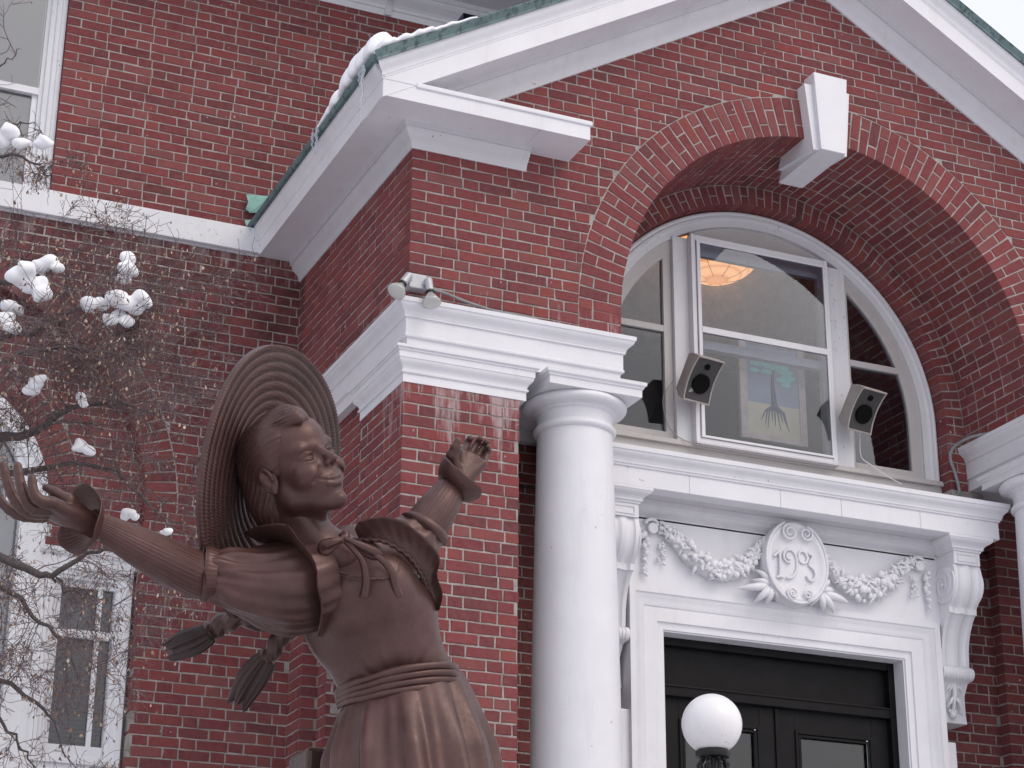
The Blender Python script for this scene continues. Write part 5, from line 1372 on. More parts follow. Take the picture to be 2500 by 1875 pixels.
# ---- dress: bodice, puff sleeves, sleeves, skirt
f = Field(q3(420, 2000, 0)-np.array([0, .02, .42]), q3(1260, 1230, 0)+np.array([.02, .02, .40]), 0.0062)
f.ell(q3(862, 1415, -.01), (.118, .125, .105), RX([[.93, .36, 0], [-.36, .93, 0], [0, 0, 1.]]), 0)
f.ell(q3(905, 1505, .00), (.168, .16, .100), RX([[.90, .43, 0], [-.43, .90, 0], [0, 0, 1.]]), .05)
f.ell(q3(935, 1440, .07), (.075, .085, .062), k=.05)
f.ell(q3(838, 1480, .085), (.060, .080, .050), k=.05)
f.ell(q3(935, 1590, -.01), (.180, .10, .100), RX([[.92, .39, 0], [-.39, .92, 0], [0, 0, 1.]]), .05)
f.cap(q3(725, 1390, .05), q3(965, 1335, -.07), .072, .066, .05)
f.ell(q3(970, 1690, -.02), (.150, .07, .110), RX([[.97, .24, 0], [-.24, .97, 0], [0, 0, 1.]]), .05)
V, Q = f.mesh()
V = laplace(V, Q, 3)
# cloth creases: radial from the waist, a few long folds
P = V; c0 = q3(985, 1690, 0); ang = np.arctan2(P[:, 0]-c0[0], P[:, 1]-c0[1]); rad_ = np.hypot(P[:, 0]-c0[0], P[:, 1]-c0[1])
V = V + np.stack([np.zeros(len(V)), np.zeros(len(V)), .0012*np.sin(ang*17+rad_*14)*np.exp(-((rad_-.10)/.12)**2)+.0008*np.sin(ang*31+2*np.sin(rad_*20))*np.exp(-((rad_-.08)/.10)**2)], 1)
np_mesh('bodice', s2w(V), Q, M['bronze'], stt)

# sleeves as swept rings with gathers
def ringframe(pts):
    pts = [np.array(p, float) for p in pts]; fr = []; up = np.array([.2, .3, .93])
    for i, p in enumerate(pts):
        t = pts[min(i+1, len(pts)-1)]-pts[max(i-1, 0)]; t /= np.linalg.norm(t); u = up-t*(up@t); u /= np.linalg.norm(u); fr.append((p, t, u, np.cross(t, u))); up = u
    return fr
def spline(pts, n):
    pts = [np.array(p, float) for p in pts]; out = []
    m = len(pts)-1
    for i in range(n):
        s = i/(n-1)*m; k = min(int(s), m-1); t = s-k; p0, p1, p2, p3 = pts[max(k-1, 0)], pts[k], pts[k+1], pts[min(k+2, m)]
        out.append(0.5*((2*p1)+(-p0+p2)*t+(2*p0-5*p1+4*p2-p3)*t*t+(-p0+3*p1-3*p2+p3)*t**3))
    return out
def swept(name, pts, rads, mat, n=60, seg=96, fn=None, cap=True, par=None, flat=1.0):
    C_ = spline(pts, n); R_ = [r[0] for r in spline([[r] for r in rads], n)]; fr = ringframe(C_)
    V = []
    for i, (p, t, u, w) in enumerate(fr):
        for j in range(seg):
            a = 2*PI*j/seg; r = R_[i]
            if fn: r = r+fn(i/(n-1), a)
            V.append(p+u*r*math.cos(a)*flat+w*r*math.sin(a))
    Q = [(i*seg+j, i*seg+(j+1) % seg, (i+1)*seg+(j+1) % seg, (i+1)*seg+j) for i in range(n-1) for j in range(seg)]
    V = np.array(V); Q = np.array(Q)
    o = np_mesh(name, s2w(V), Q, mat, par or stt)
    return o
# near puff sleeve
def puff(s, a):
    return .0050*math.sin(7*a+2.2*math.sin(5*s)+.8)*(.35+.65*s**1.2) + .0016*math.sin(17*a+6*s) - (.014*math.exp(-((s-.93)/.03)**2)) + .006*math.sin(3*a+9*s)
SL = [q3(790, 1415, .06), q3(700, 1435, .11), q3(610, 1425, .14), q3(545, 1408, .152), q3(512, 1402, .158), q3(499, 1402, .16)]
swept('puff_sleeve', SL, [.100, .112, .086, .066, .056, .062], M['bronze'], 70, 120, puff)
swept('sleeve_band', [q3(530, 1403, .155), q3(508, 1401, .158), q3(496, 1400, .16)], [.060, .066, .064], M['bronze'], 14, 96, lambda s, a: .0015*math.sin(60*a))
# near forearm sleeve: fine lengthwise pleats
swept('sleeve', [q3(545, 1410, .15), q3(482, 1402, .17), q3(360, 1345, .27), q3(245, 1284, .355), q3(222, 1276, .372)], [.050, .0545, .047, .030, .0265], M['bronze'], 60, 200, lambda s, a: .00055*math.sin(58*a+2*math.sin(8*s))+.0005*math.sin(33*a+4*s)+.0012*math.sin(4*a+7*s))
# cuff frill, a wavy trumpet opening towards the hand
def frill(name, c, axis, r0, r1, L, wav, mat, seg=160, n=16, ph=0.0, tilt=0):
    axis = np.array(axis, float); axis /= np.linalg.norm(axis); up = np.array([.1, 1, .1]); u = up-axis*(up@axis); u /= np.linalg.norm(u); w = np.cross(axis, u)
    V = []; 
    def pt(s, a, off):
        r = r0+(r1-r0)*s**.75; lift = L*(.25*s+.75*s*s)
        wv = s**1.5*wav*(math.sin(3*a+ph)+.40*math.sin(5*a+1.3+ph)+.10*math.sin(11*a))
        r += .0007*math.sin(44*a)*s*(1-s)*3 + off*.4
        return c+axis*(lift+wv+off)+(u*math.cos(a)+w*math.sin(a))*(r+.35*wv)
    for off, order in ((0.0, range(n+1)), (-.0045, range(n, -1, -1))):
        for i in order:
            for j in range(seg): V.append(pt(i/n, 2*PI*j/seg, off))
    m = 2*(n+1); Q = [(i*seg+j, i*seg+(j+1) % seg, ((i+1) % m)*seg+(j+1) % seg, ((i+1) % m)*seg+j) for i in range(m) for j in range(seg)]
    return np_mesh(name, s2w(np.array(V)), np.array(Q), mat, stt)
ax1 = W1-E1
frill('cuff_frill', q3(228, 1274, .360), (-.66, .16, .58), .025, .083, .036, .0065, M['bronze'], ph=.9)
ax2 = q3(1118, 1150, -.19)-q3(1050, 1290, -.08)
E2 = q3(1040, 1300, -.09)
swept('sleeve', [q3(1010, 1330, -.06), q3(1036, 1290, -.085), q3(1072, 1238, -.11), q3(1102, 1192, -.145), q3(1112, 1178, -.152)], [.054, .056, .050, .036, .032], M['bronze'], 50, 180, lambda s, a: .0005*math.sin(52*a+2*math.sin(8*s))+.0004*math.sin(31*a+4*s))
frill('cuff_frill', q3(1104, 1190, -.140), ax2/np.linalg.norm(ax2)+np.array([.25, -.15, .22]), .032, .068, .030, .0060, M['bronze'], ph=2.4)
swept('puff_sleeve', [q3(930, 1365, -.04), q3(985, 1340, -.060), q3(1012, 1318, -.072), q3(1030, 1298, -.082), q3(1036, 1290, -.085)], [.078, .084, .074, .060, .062], M['bronze'], 50, 110, lambda s, a: .0035*math.sin(7*a+2*math.sin(6*s)+.4)*(.3+.7*s)+.001*math.sin(15*a+5*s))
swept('sleeve_band', [q3(1030, 1300, -.080), q3(1036, 1291, -.084), q3(1041, 1283, -.088)], [.060, .067, .062], M['bronze'], 12, 90, lambda s, a: .0012*math.sin(40*a+9*s))

# shoulder ruffles: ribbons from a seam to a wavy rim
def ribbon(name, inner, outer, mat, n=90, th=.006, belly=.03, dirn=(0, 0, 1), rim=.0, m=14, wav=0, par=None):
    A = spline(inner, n); B_ = spline(outer, n); dn = np.array(dirn, float); V = []
    for side in (0, 1):
        for i in range(n):
            for j in range(m+1):
                t = j/m; t2 = t if side == 0 else 1-t
                p = A[i]+(B_[i]-A[i])*t2; e = B_[i]-A[i]
                p = p+dn*(belly*math.sin(PI*t2)) + dn*(rim*t2**3) + dn*wav*math.sin(i/n*2*PI*7)*t2 + (dn*(-th) if side else 0)
                p = p + dn*.0012*math.sin(i*.9+3*t2)*t2
                V.append(p)
    w_ = m+1; Q = []
    for i in range(n-1):
        for s_ in (0, 1):
            for j in range(m): a = s_*n*w_+i*w_+j; Q.append((a, a+1, a+w_+1, a+w_))
        a0 = i*w_+m; b0 = n*w_+i*w_; Q.append((a0, b0, b0+w_, a0+w_))
    return np_mesh(name, s2w(np.array(V)), np.array(Q), mat, par or stt)
ribbon('shoulder_ruffle', [q3(700, 1345, .02), q3(745, 1375, .075), q3(790, 1425, .11), q3(800, 1490, .12), q3(790, 1555, .10)],
       [q3(588, 1302, .07), q3(630, 1284, .13), q3(692, 1280, .185), q3(724, 1316, .215), q3(757, 1358, .225), q3(770, 1392, .23), q3(772, 1430, .235), q3(782, 1470, .225), q3(781, 1510, .20), q3(771, 1552, .15)],
       M['bronze'], 110, belly=-.012, dirn=(.5, .1, .85), rim=.012)
ribbon('shoulder_ruffle', [q3(884, 1322, .05), q3(944, 1328, .06), q3(1003, 1366, .05), q3(1033, 1412, .035), q3(1046, 1445, .02), q3(1058, 1490, .01)],
       [q3(866, 1292, .09), q3(880, 1272, .10), q3(935, 1262, .095), q3(986, 1276, .085), q3(1040, 1318, .065), q3(1072, 1361, .05), q3(1067, 1406, .04), q3(1080, 1450, .025), q3(1072, 1490, .015)],
       M['bronze'], 100, belly=-.010, dirn=(.2, .2, .95), rim=.006)
# corded seam, neckline cord
def cord(pts, r, name='cord', twist=True, mat=None):
    C_ = spline(pts, 120); fr = ringframe(C_); mb = MB(); 
    rings = []
    for i, (p, t, u, w) in enumerate(fr):
        rings.append([tuple(s2w(p+(u*math.cos(a)+w*math.sin(a))*(r*(1+.30*math.cos(2*a-i*.75)) if twist else r))) for a in [2*PI*k/8 for k in range(8)]])
    return mb.rings(rings).build(name, mat or M['bronze'], stt, smooth=True)
cord([q3(876, 1316, .055), q3(940, 1322, .062), q3(1001, 1362, .050), q3(1032, 1410, .035), q3(1044, 1442, .015)], .0062)
cord([q3(760, 1345, .11), q3(790, 1372, .125), q3(840, 1400, .135), q3(900, 1412, .14), q3(955, 1408, .125), q3(975, 1385, .10), q3(962, 1360, .08)], .0028)

# bow at the neck: loops and tails as flat ribbons
def flat(pts, w0, name, wid=(0, 1, 0), th=.004, n=40, taper=None, fork=False):
    C_ = spline(pts, n); mb = MB(); rings = []
    for i, p in enumerate(C_):
        t = C_[min(i+1, n-1)]-C_[max(i-1, 0)]; t = t/np.linalg.norm(t); z = np.array([.15, .1, 1.0]); s = np.cross(z, t); s /= np.linalg.norm(s); nn = np.cross(t, s)
        w = w0*(taper(i/(n-1)) if taper else 1)
        rings.append([tuple(s2w(p+s*w+nn*th*.2)), tuple(s2w(p+s*w*.5+nn*th)), tuple(s2w(p-s*w*.5+nn*th)), tuple(s2w(p-s*w+nn*th*.2)), tuple(s2w(p-s*w*.5-nn*th*.5)), tuple(s2w(p+s*w*.5-nn*th*.5))])
    return mb.rings(rings).build(name, M['bronze'], bow, smooth=True)
bow = MB().add(*(lambda v: (v, [(0, 1, 2, 3), (7, 6, 5, 4), (0, 4, 5, 1), (1, 5, 6, 2), (2, 6, 7, 3), (3, 7, 4, 0)]))([tuple(s2w(q3(832+dx, 1318+dy, .125+dz))) for dz in (0, .02) for dx, dy in ((-9, -8), (10, -9), (12, 9), (-8, 9))])).build('bow', M['bronze'], stt, bevel=.006)
lp_ = lambda s: .35+.75*math.sin(PI*min(1, s*1.05))
flat([q3(836, 1318, .14), q3(815, 1322, .155), q3(792, 1330, .155), q3(788, 1342, .150), q3(800, 1346, .145), q3(830, 1324, .135)], .012, 'loop', taper=lp_)
flat([q3(840, 1314, .14), q3(870, 1326, .155), q3(905, 1342, .150), q3(922, 1352, .140), q3(912, 1358, .135), q3(870, 1342, .135), q3(842, 1322, .13)], .010, 'loop', taper=lp_)
flat([q3(836, 1300, .12), q3(842, 1308, .13), q3(838, 1320, .135)], .012, 'loop')
tl = lambda s: .55+.55*s
flat([q3(842, 1322, .135), q3(862, 1340, .150), q3(884, 1368, .155), q3(892, 1400, .158), q3(893, 1430, .155), q3(888, 1458, .152)], .0105, 'tail', taper=tl)
flat([q3(846, 1320, .135), q3(890, 1342, .145), q3(930, 1365, .140), q3(955, 1395, .135), q3(966, 1430, .128), q3(976, 1456, .12)], .0100, 'tail', taper=tl)

# belt: four soft folds round the waist
def belt(k):
    t = k*.72
    up_ = [q3(820+2*k, 1690+11*k, .02), q3(852, 1672+13*k, .075), q3(896, 1658+15*k, .110), q3(950, 1642+16*k, .125), q3(1003, 1631+17*k, .120), q3(1060, 1624+18*k, .092), q3(1104+5*k, 1626+18*k, .045), q3(1120+8*k, 1636+17*k, -.02), q3(1112+8*k, 1645+14*k, -.07), q3(1070, 1655, -.12), q3(960, 1670, -.14), q3(860, 1690, -.10), q3(822, 1695, -.04)]
    pts = up_+[up_[0]]
    C_ = spline(pts, 140); fr = ringframe(C_); mb = MB(); rings = []
    for i, (p, tt, u, w) in enumerate(fr):
        r = .0100+.0012*math.sin(i*.21+k)
        rings.append([tuple(s2w(p+np.array([0, .95, .1])*r*math.cos(a)+np.array([.25*np.sign(p[0]-.1), 0, .9])*r*math.sin(a)*.9)) for a in [2*PI*j/12 for j in range(12)]])
    return mb, rings
mb = MB()
for k in range(4):
    b2, rings = belt(k); mb.rings(rings, closed=False)
mb.build('sash_belt', M['bronze'], stt, smooth=True)
# skirt: pleated, hanging straight down in the world
down = -WUP/np.linalg.norm(WUP); fwd = np.array([0, 0, 1.0]); fwd = fwd-down*(fwd@down); fwd /= np.linalg.norm(fwd); rgt = np.cross(fwd, down); 
if rgt[0] < 0: rgt = -rgt
V = []; seg = 260; n = 70; c0 = q3(984, 1686, -.015)
for i in range(n+1):
    s = i/n; y = s*1.02
    cx_ = c0+down*y+rgt*(.035*min(1, s*3)+.02*s)
    for j in range(seg):
        a = 2*PI*j/seg
        rx_ = .148+.036*min(1, (y/.16))**.7+.13*s; rz_ = .118+.050*min(1, y/.16)**.7+.13*s
        pl = (.0085*math.sin(13*a+1.5*math.sin(3*s)+.8*math.sin(2*a))+.003*math.sin(22*a+2*s)+.0012*math.sin(37*a))*min(1, y/.15)*(1+1.6*s)
        tilt = .045*math.cos(a)*(1-min(1, y/.3))
        V.append(cx_+rgt*(rx_+pl)*math.cos(a)+fwd*(rz_+pl)*math.sin(a)-down*tilt)
Q = [(i*seg+j, i*seg+(j+1) % seg, (i+1)*seg+(j+1) % seg, (i+1)*seg+j) for i in range(n) for j in range(seg)]
np_mesh('skirt', s2w(np.array(V)), np.array(Q), M['bronze'], stt)
ft = s2w(c0+down*1.0)
b_ = MB()
for sx in (-.07, .07):
    b_.tube([(ft[0]+sx, ft[1], ft[2]+.1), (ft[0]+sx, ft[1], ft[2]-.25), (ft[0]+sx*1.1, ft[1]-.02, ft[2]-.36)], [.055, .042, .045], 16)
    b_.tube([(ft[0]+sx*1.1, ft[1]+.05, ft[2]-.36), (ft[0]+sx*1.1, ft[1]-.05, ft[2]-.37), (ft[0]+sx*1.2, ft[1]-.15, ft[2]-.38)], [.045, .045, .03], 14)
b_.build('boots', M['bronze'], stt, smooth=True)
pb = MB(); pz = ft[2]-.42
pb.box((ft[0]-.50, ft[1]-.45, 0), (ft[0]+.50, ft[1]+.45, max(.3, pz)))
pb.box((ft[0]-.56, ft[1]-.51, 0), (ft[0]+.56, ft[1]+.51, .18))
pb.build('pedestal', simple('granite', (.30, .28, .28), .6, 0, 60, .3), None, bevel=.015, label='granite block carrying the bronze statue, below the frame', cat='pedestal')
# the case standing behind her skirt
b_ = MB(); c1 = s2w(q3(800, 1880, -.12))
b_.box((c1[0]-.075, c1[1]-.06, c1[2]-.42), (c1[0]+.14, c1[1]+.10, c1[2]+.045))
b_.build('travel_case', M['bronze_d'], stt, bevel=.012)

# braids with tied tufts
def braid(pts, n_k, r, tuft, tr, ph=0):
    C_ = spline(pts, 60); fr = ringframe(C_); V = []; seg = 40
    for i, (p, t, u, w) in enumerate(fr):
        s = i/59
        for j in range(seg):
            a = 2*PI*j/seg; rr_ = r*(.75+.30*abs(math.sin(n_k*PI*s+(a*.5))))+.0012*math.sin(9*a+30*s)
            V.append(p+(u*math.cos(a)+w*math.sin(a))*rr_)
    Q = [(i*seg+j, i*seg+(j+1) % seg, (i+1)*seg+(j+1) % seg, (i+1)*seg+j) for i in range(59) for j in range(seg)]
    br = np_mesh('braid', s2w(np.array(V)), np.array(Q), M['bronze_h'], stt)
    C_ = spline(tuft, 50); fr = ringframe(C_); V = []; seg = 90
    for i, (p, t, u, w) in enumerate(fr):
        s = i/49; R_ = tr*(.42+.62*math.sin(PI*min(1, .15+.60*s))**1.2)*(1-.15*s)
        for j in range(seg):
            a = 2*PI*j/seg; q = R_*(1+.11*math.sin(13*a+1.5*s+ph)+.06*math.sin(23*a+2*s))
            V.append(p+(u*math.cos(a)+w*math.sin(a))*q + t*(.012*s*s*math.sin(7*a+ph)+.006*s*math.sin(17*a)))
    tip = len(V); V.append(fr[-1][0]-fr[-1][1]*.01)
    Q = [(i*seg+j, i*seg+(j+1) % seg, (i+1)*seg+(j+1) % seg, (i+1)*seg+j) for i in range(49) for j in range(seg)] + [(49*seg+j, 49*seg+(j+1) % seg, tip, tip) for j in range(seg)]
    me_v = [tuple(x) for x in s2w(np.array(V))]; mb = MB(); mb.add(me_v, [q if q[2] != q[3] else q[:3] for q in Q]); mb.build('tuft', M['bronze_d'], br, smooth=True)
braid([q3(640, 1470, .02), q3(600, 1500, .01), q3(560, 1515, 0), q3(530, 1532, -.01), q3(513, 1545, -.01)], 3.5, .027, [q3(513, 1545, -.01), q3(480, 1562, -.01), q3(445, 1575, -.01), q3(416, 1588, -.01)], .034, .3)
braid([q3(720, 1500, .0), q3(690, 1550, -.02), q3(668, 1585, -.03), q3(652, 1608, -.035)], 2.5, .024, [q3(652, 1608, -.035), q3(628, 1640, -.04), q3(605, 1675, -.04), q3(583, 1714, -.04)], .036, 1.2)

# hat: a wide braided straw brim thrown back behind the head
HC = q3(667, 1190, -.155); a_major = np.array([-.07, 1.0, .26]); a_major /= np.linalg.norm(a_major)
nrm = np.array([.915, .03, .375]); nrm = nrm-a_major*(nrm@a_major); nrm /= np.linalg.norm(nrm); a_min = np.cross(a_major, nrm)
HR = .362; V = []; nr, ns = 220, 720
for side in (0, 1):
    for i in range(nr+1):
        s = i/nr if side == 0 else 1-i/nr; r = HR*(.05+.95*s)
        u_ = r/.0245; fr_ = u_-math.floor(u_)
        ridge = .0050*(math.sin(PI*fr_))**.7
        for j in range(ns):
            a = 2*PI*j/ns
            tex = .0021*math.sin(230*a+ (math.floor(u_) % 2)*2.2+fr_*5.0)*math.sin(PI*fr_)**.5
            lift = -.030*(1-s)**1.6+.010*math.sin(2*a+.6)*s+.007*math.sin(3*a+1.1)*s
            rr_ = r*(1+.02*math.sin(2*a+.3))
            V.append(HC+a_major*rr_*math.sin(a)+a_min*rr_*math.cos(a)+nrm*(lift+(ridge+tex if side == 0 else -.010-ridge)))
m_ = 2*(nr+1); Vn = np.array(V)
ii = np.arange(m_-1)[:, None]*ns; jj = np.arange(ns)[None, :]; j2 = (jj+1) % ns
Q = np.stack([ii+jj, ii+j2, ii+ns+j2, ii+ns+jj], -1).reshape(-1, 4)
np_mesh('straw_hat', s2w(Vn), Q, M['bronze_h'], stt)
# crown of the hat behind the head
f = Field(HC-.2, HC+.2, .007)
f.ell(HC-nrm*.125, (.115, .115, .06), np.stack([a_major, a_min, nrm], 1), 0)
V, Q = f.mesh(); np_mesh('hat_crown', s2w(V), Q, M['bronze_d'], stt)
# ================================================================== the bare tree with its dead keys and snow
def ppx(u, v, D):
    """world point sighted at u,v (of the 2500 x 1875 view) at depth D"""
    return CC + RC @ np.array([(u-1250)/FPX*D, -(v-937.5)/FPX*D, -D])
bark, nt, b = newmat('dark_wet_bark'); nb_ = noise_node(nt, 60, 5, .7)
nt.links.new(ramp(nt, nb_, [(0.3, (0.042, 0.034, 0.034)), (0.7, (0.12, 0.098, 0.095))]), b.inputs['Base Color']); b.inputs['Roughness'].default_value = .8; bump(nt, b, nb_, .6, .003)
twigm = simple('twig_bark', (0.115, 0.080, 0.084), .8, 0, 40, .45)
keym, nt, b = newmat('dry_seed_keys'); at = nt.nodes.new('ShaderNodeAttribute'); at.attribute_name = 'rnd'
nt.links.new(ramp(nt, at.outputs['Fac'], [(0.0, (0.10, 0.055, 0.045)), (0.4, (0.22, 0.13, 0.09)), (0.75, (0.38, 0.27, 0.19)), (1.0, (0.52, 0.43, 0.34))]), b.inputs['Base Color']); b.inputs['Roughness'].default_value = .8
tb = ppx(-620, 1700, 8.2)
tree = empty('bare_tree', (tb[0], tb[1], 0), 'bare winter tree at the left, thin twigs hung with dry tan keys and snow', 'tree')
tr = random.Random(21)
root = Vector((tb[0], tb[1], 0))
def P3(u, v, D): return Vector(ppx(u, v, D))
top = P3(-560, 300, 7.9)
MB().tube([root, root+Vector((.03, 0, 1.2)), root+Vector((-.02, .03, 2.4)), root.lerp(top, .62)+Vector((.03, 0, 0)), root.lerp(top, .8), top, top+Vector((.05, 0, 1.4))], [.17, .14, .12, .10, .085, .06, .02], 16).build('trunk', bark, tree, smooth=True)
tw = MB(); keys_v = []; keys_f = []; keys_a = []; snowspots = []
def tube3(mb, pts, r0, r1, seg=3):
    n = len(pts); mb.tube(pts, [r0+(r1-r0)*i/(n-1) for i in range(n)], seg, cap=False)
def key(p, s):
    d = Vector((tr.uniform(-.5, .5), tr.uniform(-.5, .5), -1)).normalized(); w = Vector((tr.uniform(-1, 1), tr.uniform(-1, 1), .1)).normalized(); w = (w-d*w.dot(d)).normalized(); n = d.cross(w)
    L = s*tr.uniform(.7, 1.4); W_ = L*tr.uniform(.22, .38); k = len(keys_v); r = tr.random()
    for a, b_, c in ((0, 0, 0), (.35, .8, .1), (.7, 1, .18), (1, .1, .1), (.7, -.7, 0), (.35, -.6, -.05)): keys_v.append(tuple(p+d*L*a+w*W_*b_+n*L*c*.6))
    keys_f.extend([(k, k+1, k+2, k+3), (k, k+3, k+4, k+5)]); keys_a.extend([r, r])
def twig(p, d, L, r, lev):
    n = 5 if L > .12 else 4; pts = [p]; dd = d.copy()
    for i in range(n):
        dd = (dd+Vector((tr.gauss(0, .22), tr.gauss(0, .18), tr.gauss(0, .22)-.04))).normalized(); pts.append(pts[-1]+dd*L/n)
    tube3(tw, pts, r, max(.0009, r*.45), 4 if r > .003 else 3)
    if lev > 0:
        m = {3: 6, 2: 5, 1: 3}[lev]
        for i in range(m):
            t = tr.uniform(.15, 1.0)*n; k = min(int(t), n-1); q = pts[k].lerp(pts[k+1], t-k); base = (pts[k+1]-pts[k]).normalized()
            s_ = Vector((tr.gauss(0, 1), tr.gauss(0, .8), tr.gauss(0, 1))).normalized(); nd = (base*.75+s_*.75).normalized()
            twig(q, nd, L*tr.uniform(.40, .72), max(.0011, r*.6), lev-1)
    else:
        for _ in range(tr.choice((0, 0, 0, 0, 0, 0, 1, 2))): key(pts[-1], .0145)
        if tr.random() < .06:
            for _ in range(2): key(pts[tr.randrange(1, n+1)]+Vector((tr.gauss(0, .01), tr.gauss(0, .01), tr.gauss(0, .01))), .014)
def limb(pts, r0, r1, n_tw, Lt, lev=3, spread=1.0, name='branch', bias=None):
    P_ = [Vector(x) for x in spline([np.array(P3(*p)) for p in pts], 22)]
    for i in range(1, 21): P_[i] = P_[i]+Vector((tr.gauss(0, .006), tr.gauss(0, .006), tr.gauss(0, .006)))
    o = MB().tube(P_, [.62*(r0+(r1-r0)*i/21) for i in range(22)], 9).build(name, bark, tree, smooth=True)
    for _ in range(int(n_tw*DEN+.5)):
        t = tr.uniform(.25, 1)*21; k = min(int(t), 20); q = P_[k].lerp(P_[k+1], t-k); base = (P_[k+1]-P_[k]).normalized()
        s_ = Vector((tr.gauss(0, 1), tr.gauss(0, .7), tr.gauss(0, 1)+(bias or 0))).normalized(); twig(q, (base*.6+s_*.9*spread).normalized(), Lt*tr.uniform(.5, 1.15), .0030, lev)
    return P_
D_ = 8.0; DEN = .62
# level with the white band and the relieving arch
limb([(-600, 1000, 8.1), (-300, 880, 8.0), (-60, 835, 7.9), (60, 812, 7.9), (130, 790, 7.95), (200, 745, 8.0), (290, 700, 8.1)], .045, .006, 26, .42)
limb([(-600, 1000, 8.1), (-320, 760, 8.3), (-120, 700, 8.3), (20, 690, 8.35), (120, 650, 8.4), (210, 600, 8.5)], .04, .005, 20, .36)
limb([(-600, 1150, 8.1), (-300, 1090, 7.9), (-80, 1075, 7.8), (70, 1062, 7.8), (150, 1010, 7.8), (260, 985, 7.8), (400, 1010, 7.8)], .05, .004, 26, .42)
limb([(-300, 880, 8.0), (-60, 900, 7.7), (60, 860, 7.7), (180, 850, 7.75), (300, 870, 7.8), (350, 905, 7.8)], .022, .003, 24, .40)
limb([(-600, 1250, 8.1), (-280, 1250, 8.2), (-60, 1180, 8.2), (80, 1150, 8.25), (210, 1130, 8.3), (330, 1190, 8.3), (410, 1290, 8.3)], .040, .003, 26, .42)
# in front of the lower window
DEN = .40
limb([(-600, 1350, 8.1), (-260, 1300, 7.6), (-60, 1345, 7.6), (69, 1391, 7.6), (130, 1402, 7.6), (195, 1363, 7.6), (262, 1340, 7.6), (330, 1345, 7.6)], .040, .004, 20, .36)
limb([(-260, 1300, 7.6), (-120, 1370, 7.5), (0, 1425, 7.5), (57, 1472, 7.5), (122, 1538, 7.5), (171, 1574, 7.5), (190, 1660, 7.5)], .026, .004, 18, .34)
limb([(130, 1402, 7.6), (160, 1440, 7.6), (215, 1445, 7.6), (280, 1480, 7.6)], .010, .003, 6, .24, 2)
limb([(-600, 1500, 8.1), (-250, 1560, 7.8), (-50, 1640, 7.8), (60, 1690, 7.8), (130, 1760, 7.8), (160, 1850, 7.8)], .030, .003, 14, .32)
limb([(-250, 1560, 7.8), (-80, 1700, 7.9), (0, 1765, 7.9), (60, 1830, 7.9), (90, 1900, 7.9)], .02, .003, 10, .30)
# sprays before the upper window
limb([(-600, 600, 8.0), (-260, 420, 8.3), (-80, 400, 8.4), (20, 380, 8.4), (90, 400, 8.4), (130, 440, 8.4)], .024, .003, 12, .26)
limb([(-260, 420, 8.3), (-80, 200, 8.5), (0, 160, 8.5), (50, 120, 8.5)], .014, .002, 7, .24, 2)
limb([(-80, 400, 8.4), (0, 330, 8.4), (60, 300, 8.4), (110, 330, 8.4)], .010, .002, 7, .20, 2)
# long bare leaders reaching over the arch ring
for pts in ([(60, 1062, 7.8), (160, 1030, 7.75), (270, 1035, 7.75), (384, 1003, 7.75), (450, 1010, 7.75)], [(150, 830, 7.9), (250, 840, 7.9), (340, 835, 7.9), (390, 800, 7.9)],
            [(120, 650, 8.4), (250, 640, 8.4), (340, 600, 8.4), (400, 585, 8.4)], [(160, 1130, 8.0), (300, 1160, 8.0), (400, 1230, 8.0), (430, 1300, 8.0)], [(200, 745, 8.0), (300, 770, 8.0), (380, 760, 8.0), (430, 790, 8.0)]):
    limb(pts, .0045, .0015, 6, .12, 1)
o = tw.build('twig', twigm, tree); o['kind'] = 'stuff'
me = bpy.data.meshes.new('seed_key'); me.from_pydata(keys_v, [], keys_f); me.materials.append(keym); at = me.attributes.new('rnd', 'FLOAT', 'FACE'); at.data.foreach_set('value', keys_a)
o = bpy.data.objects.new('seed_key', me); link(o, tree, kind='stuff')
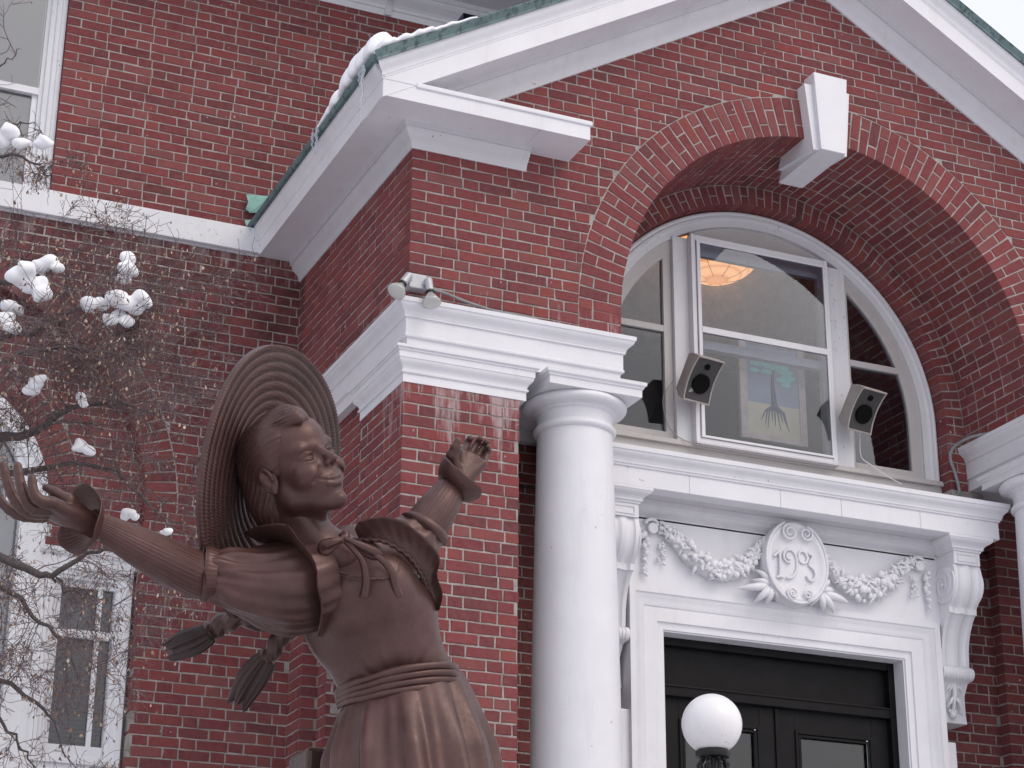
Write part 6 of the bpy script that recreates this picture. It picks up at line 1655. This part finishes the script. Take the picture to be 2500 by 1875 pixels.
# snow clumps
def clump(blobs, D, label, seed):
    rr = random.Random(seed); cs = []
    for u, v, r in blobs: cs.append((ppx(u, v, D-.18+rr.uniform(-.03, .03)), (1.15 if u > 60 or v > 460 else .8)*r*D/FPX))
    P_ = np.array([c for c, _ in cs]); R_ = max(r for _, r in cs)
    f = Field(P_.min(0)-R_*1.3, P_.max(0)+R_*1.3, max(.006, R_/9))
    for c, r in cs:
        f.ell(c, (r, r*.8, r*.72), k=R_*.25)
        for _ in range(3): f.ell(c+np.array([rr.uniform(-1, 1)*r*.7, rr.uniform(-.4, .4)*r, rr.uniform(-.5, .5)*r]), (r*rr.uniform(.3, .5),)*3, k=R_*.25)
    X = f.lo; V, Q = f.mesh()
    V = V + np.stack([np.sin(V[:, 2]*90+V[:, 0]*40), np.cos(V[:, 0]*80), np.sin(V[:, 0]*70+V[:, 1]*50)], 1)*.0035
    np_mesh('snow_clump', V, Q, M['snow'], None, label=label, cat='snow', group='snow clumps caught in the twigs')
for i, (bl, D, lab) in enumerate((
    ([(50, 675, 30), (85, 700, 26), (65, 655, 20), (105, 720, 20)], 7.95, 'biggest snow clump, in the twigs at the left under the white band'),
    ([(120, 640, 22), (100, 650, 20), (140, 655, 14)], 8.2, 'snow clump just up and right of the biggest one'),
    ([(312, 630, 18), (308, 655, 20), (300, 680, 16), (325, 664, 14)], 8.2, 'tall narrow snow clump standing alone against the dark brick'),
    ([(218, 742, 20), (245, 742, 18), (285, 730, 24), (312, 742, 22), (345, 728, 22), (335, 755, 16)], 8.0, 'long snow clump of several lumps lying on one branch'),
    ([(272, 780, 18), (310, 785, 16), (290, 770, 16)], 8.0, 'ragged snow hanging right below the long clump'),
    ([(88, 935, 18), (76, 952, 18), (98, 925, 14)], 7.8, 'small slanting snow clump beside the arched light'),
    ([(198, 1085, 16), (215, 1098, 14), (190, 1095, 12)], 7.9, 'small square snow clump inside the brick arch'),
    ([(198, 970, 13), (202, 985, 11)], 7.9, 'tiny snow patch above the square clump'),
    ([(315, 1252, 15), (330, 1260, 11), (305, 1262, 10)], 8.2, 'snow clump right above the raised forearm'),
    ([(412, 1296, 11), (400, 1300, 9)], 8.2, 'tiny snow dot beside the hat brim'),
    ([(25, 320, 30), (50, 350, 24), (5, 345, 26)], 8.4, 'snow clump before the lower pane of the tall window'),
    ([(108, 345, 16), (124, 350, 9), (96, 352, 14)], 8.4, 'pointed snow clump overlapping the tall window casing'),
    ([(8, 785, 24), (30, 800, 18)], 7.9, 'snow clump at the left frame edge on the thick branch'),
    ([(22, 748, 20), (45, 758, 14)], 8.1, 'snow lump at the left edge between the two largest branches'))):
    clump(bl, D, lab, 40+i)
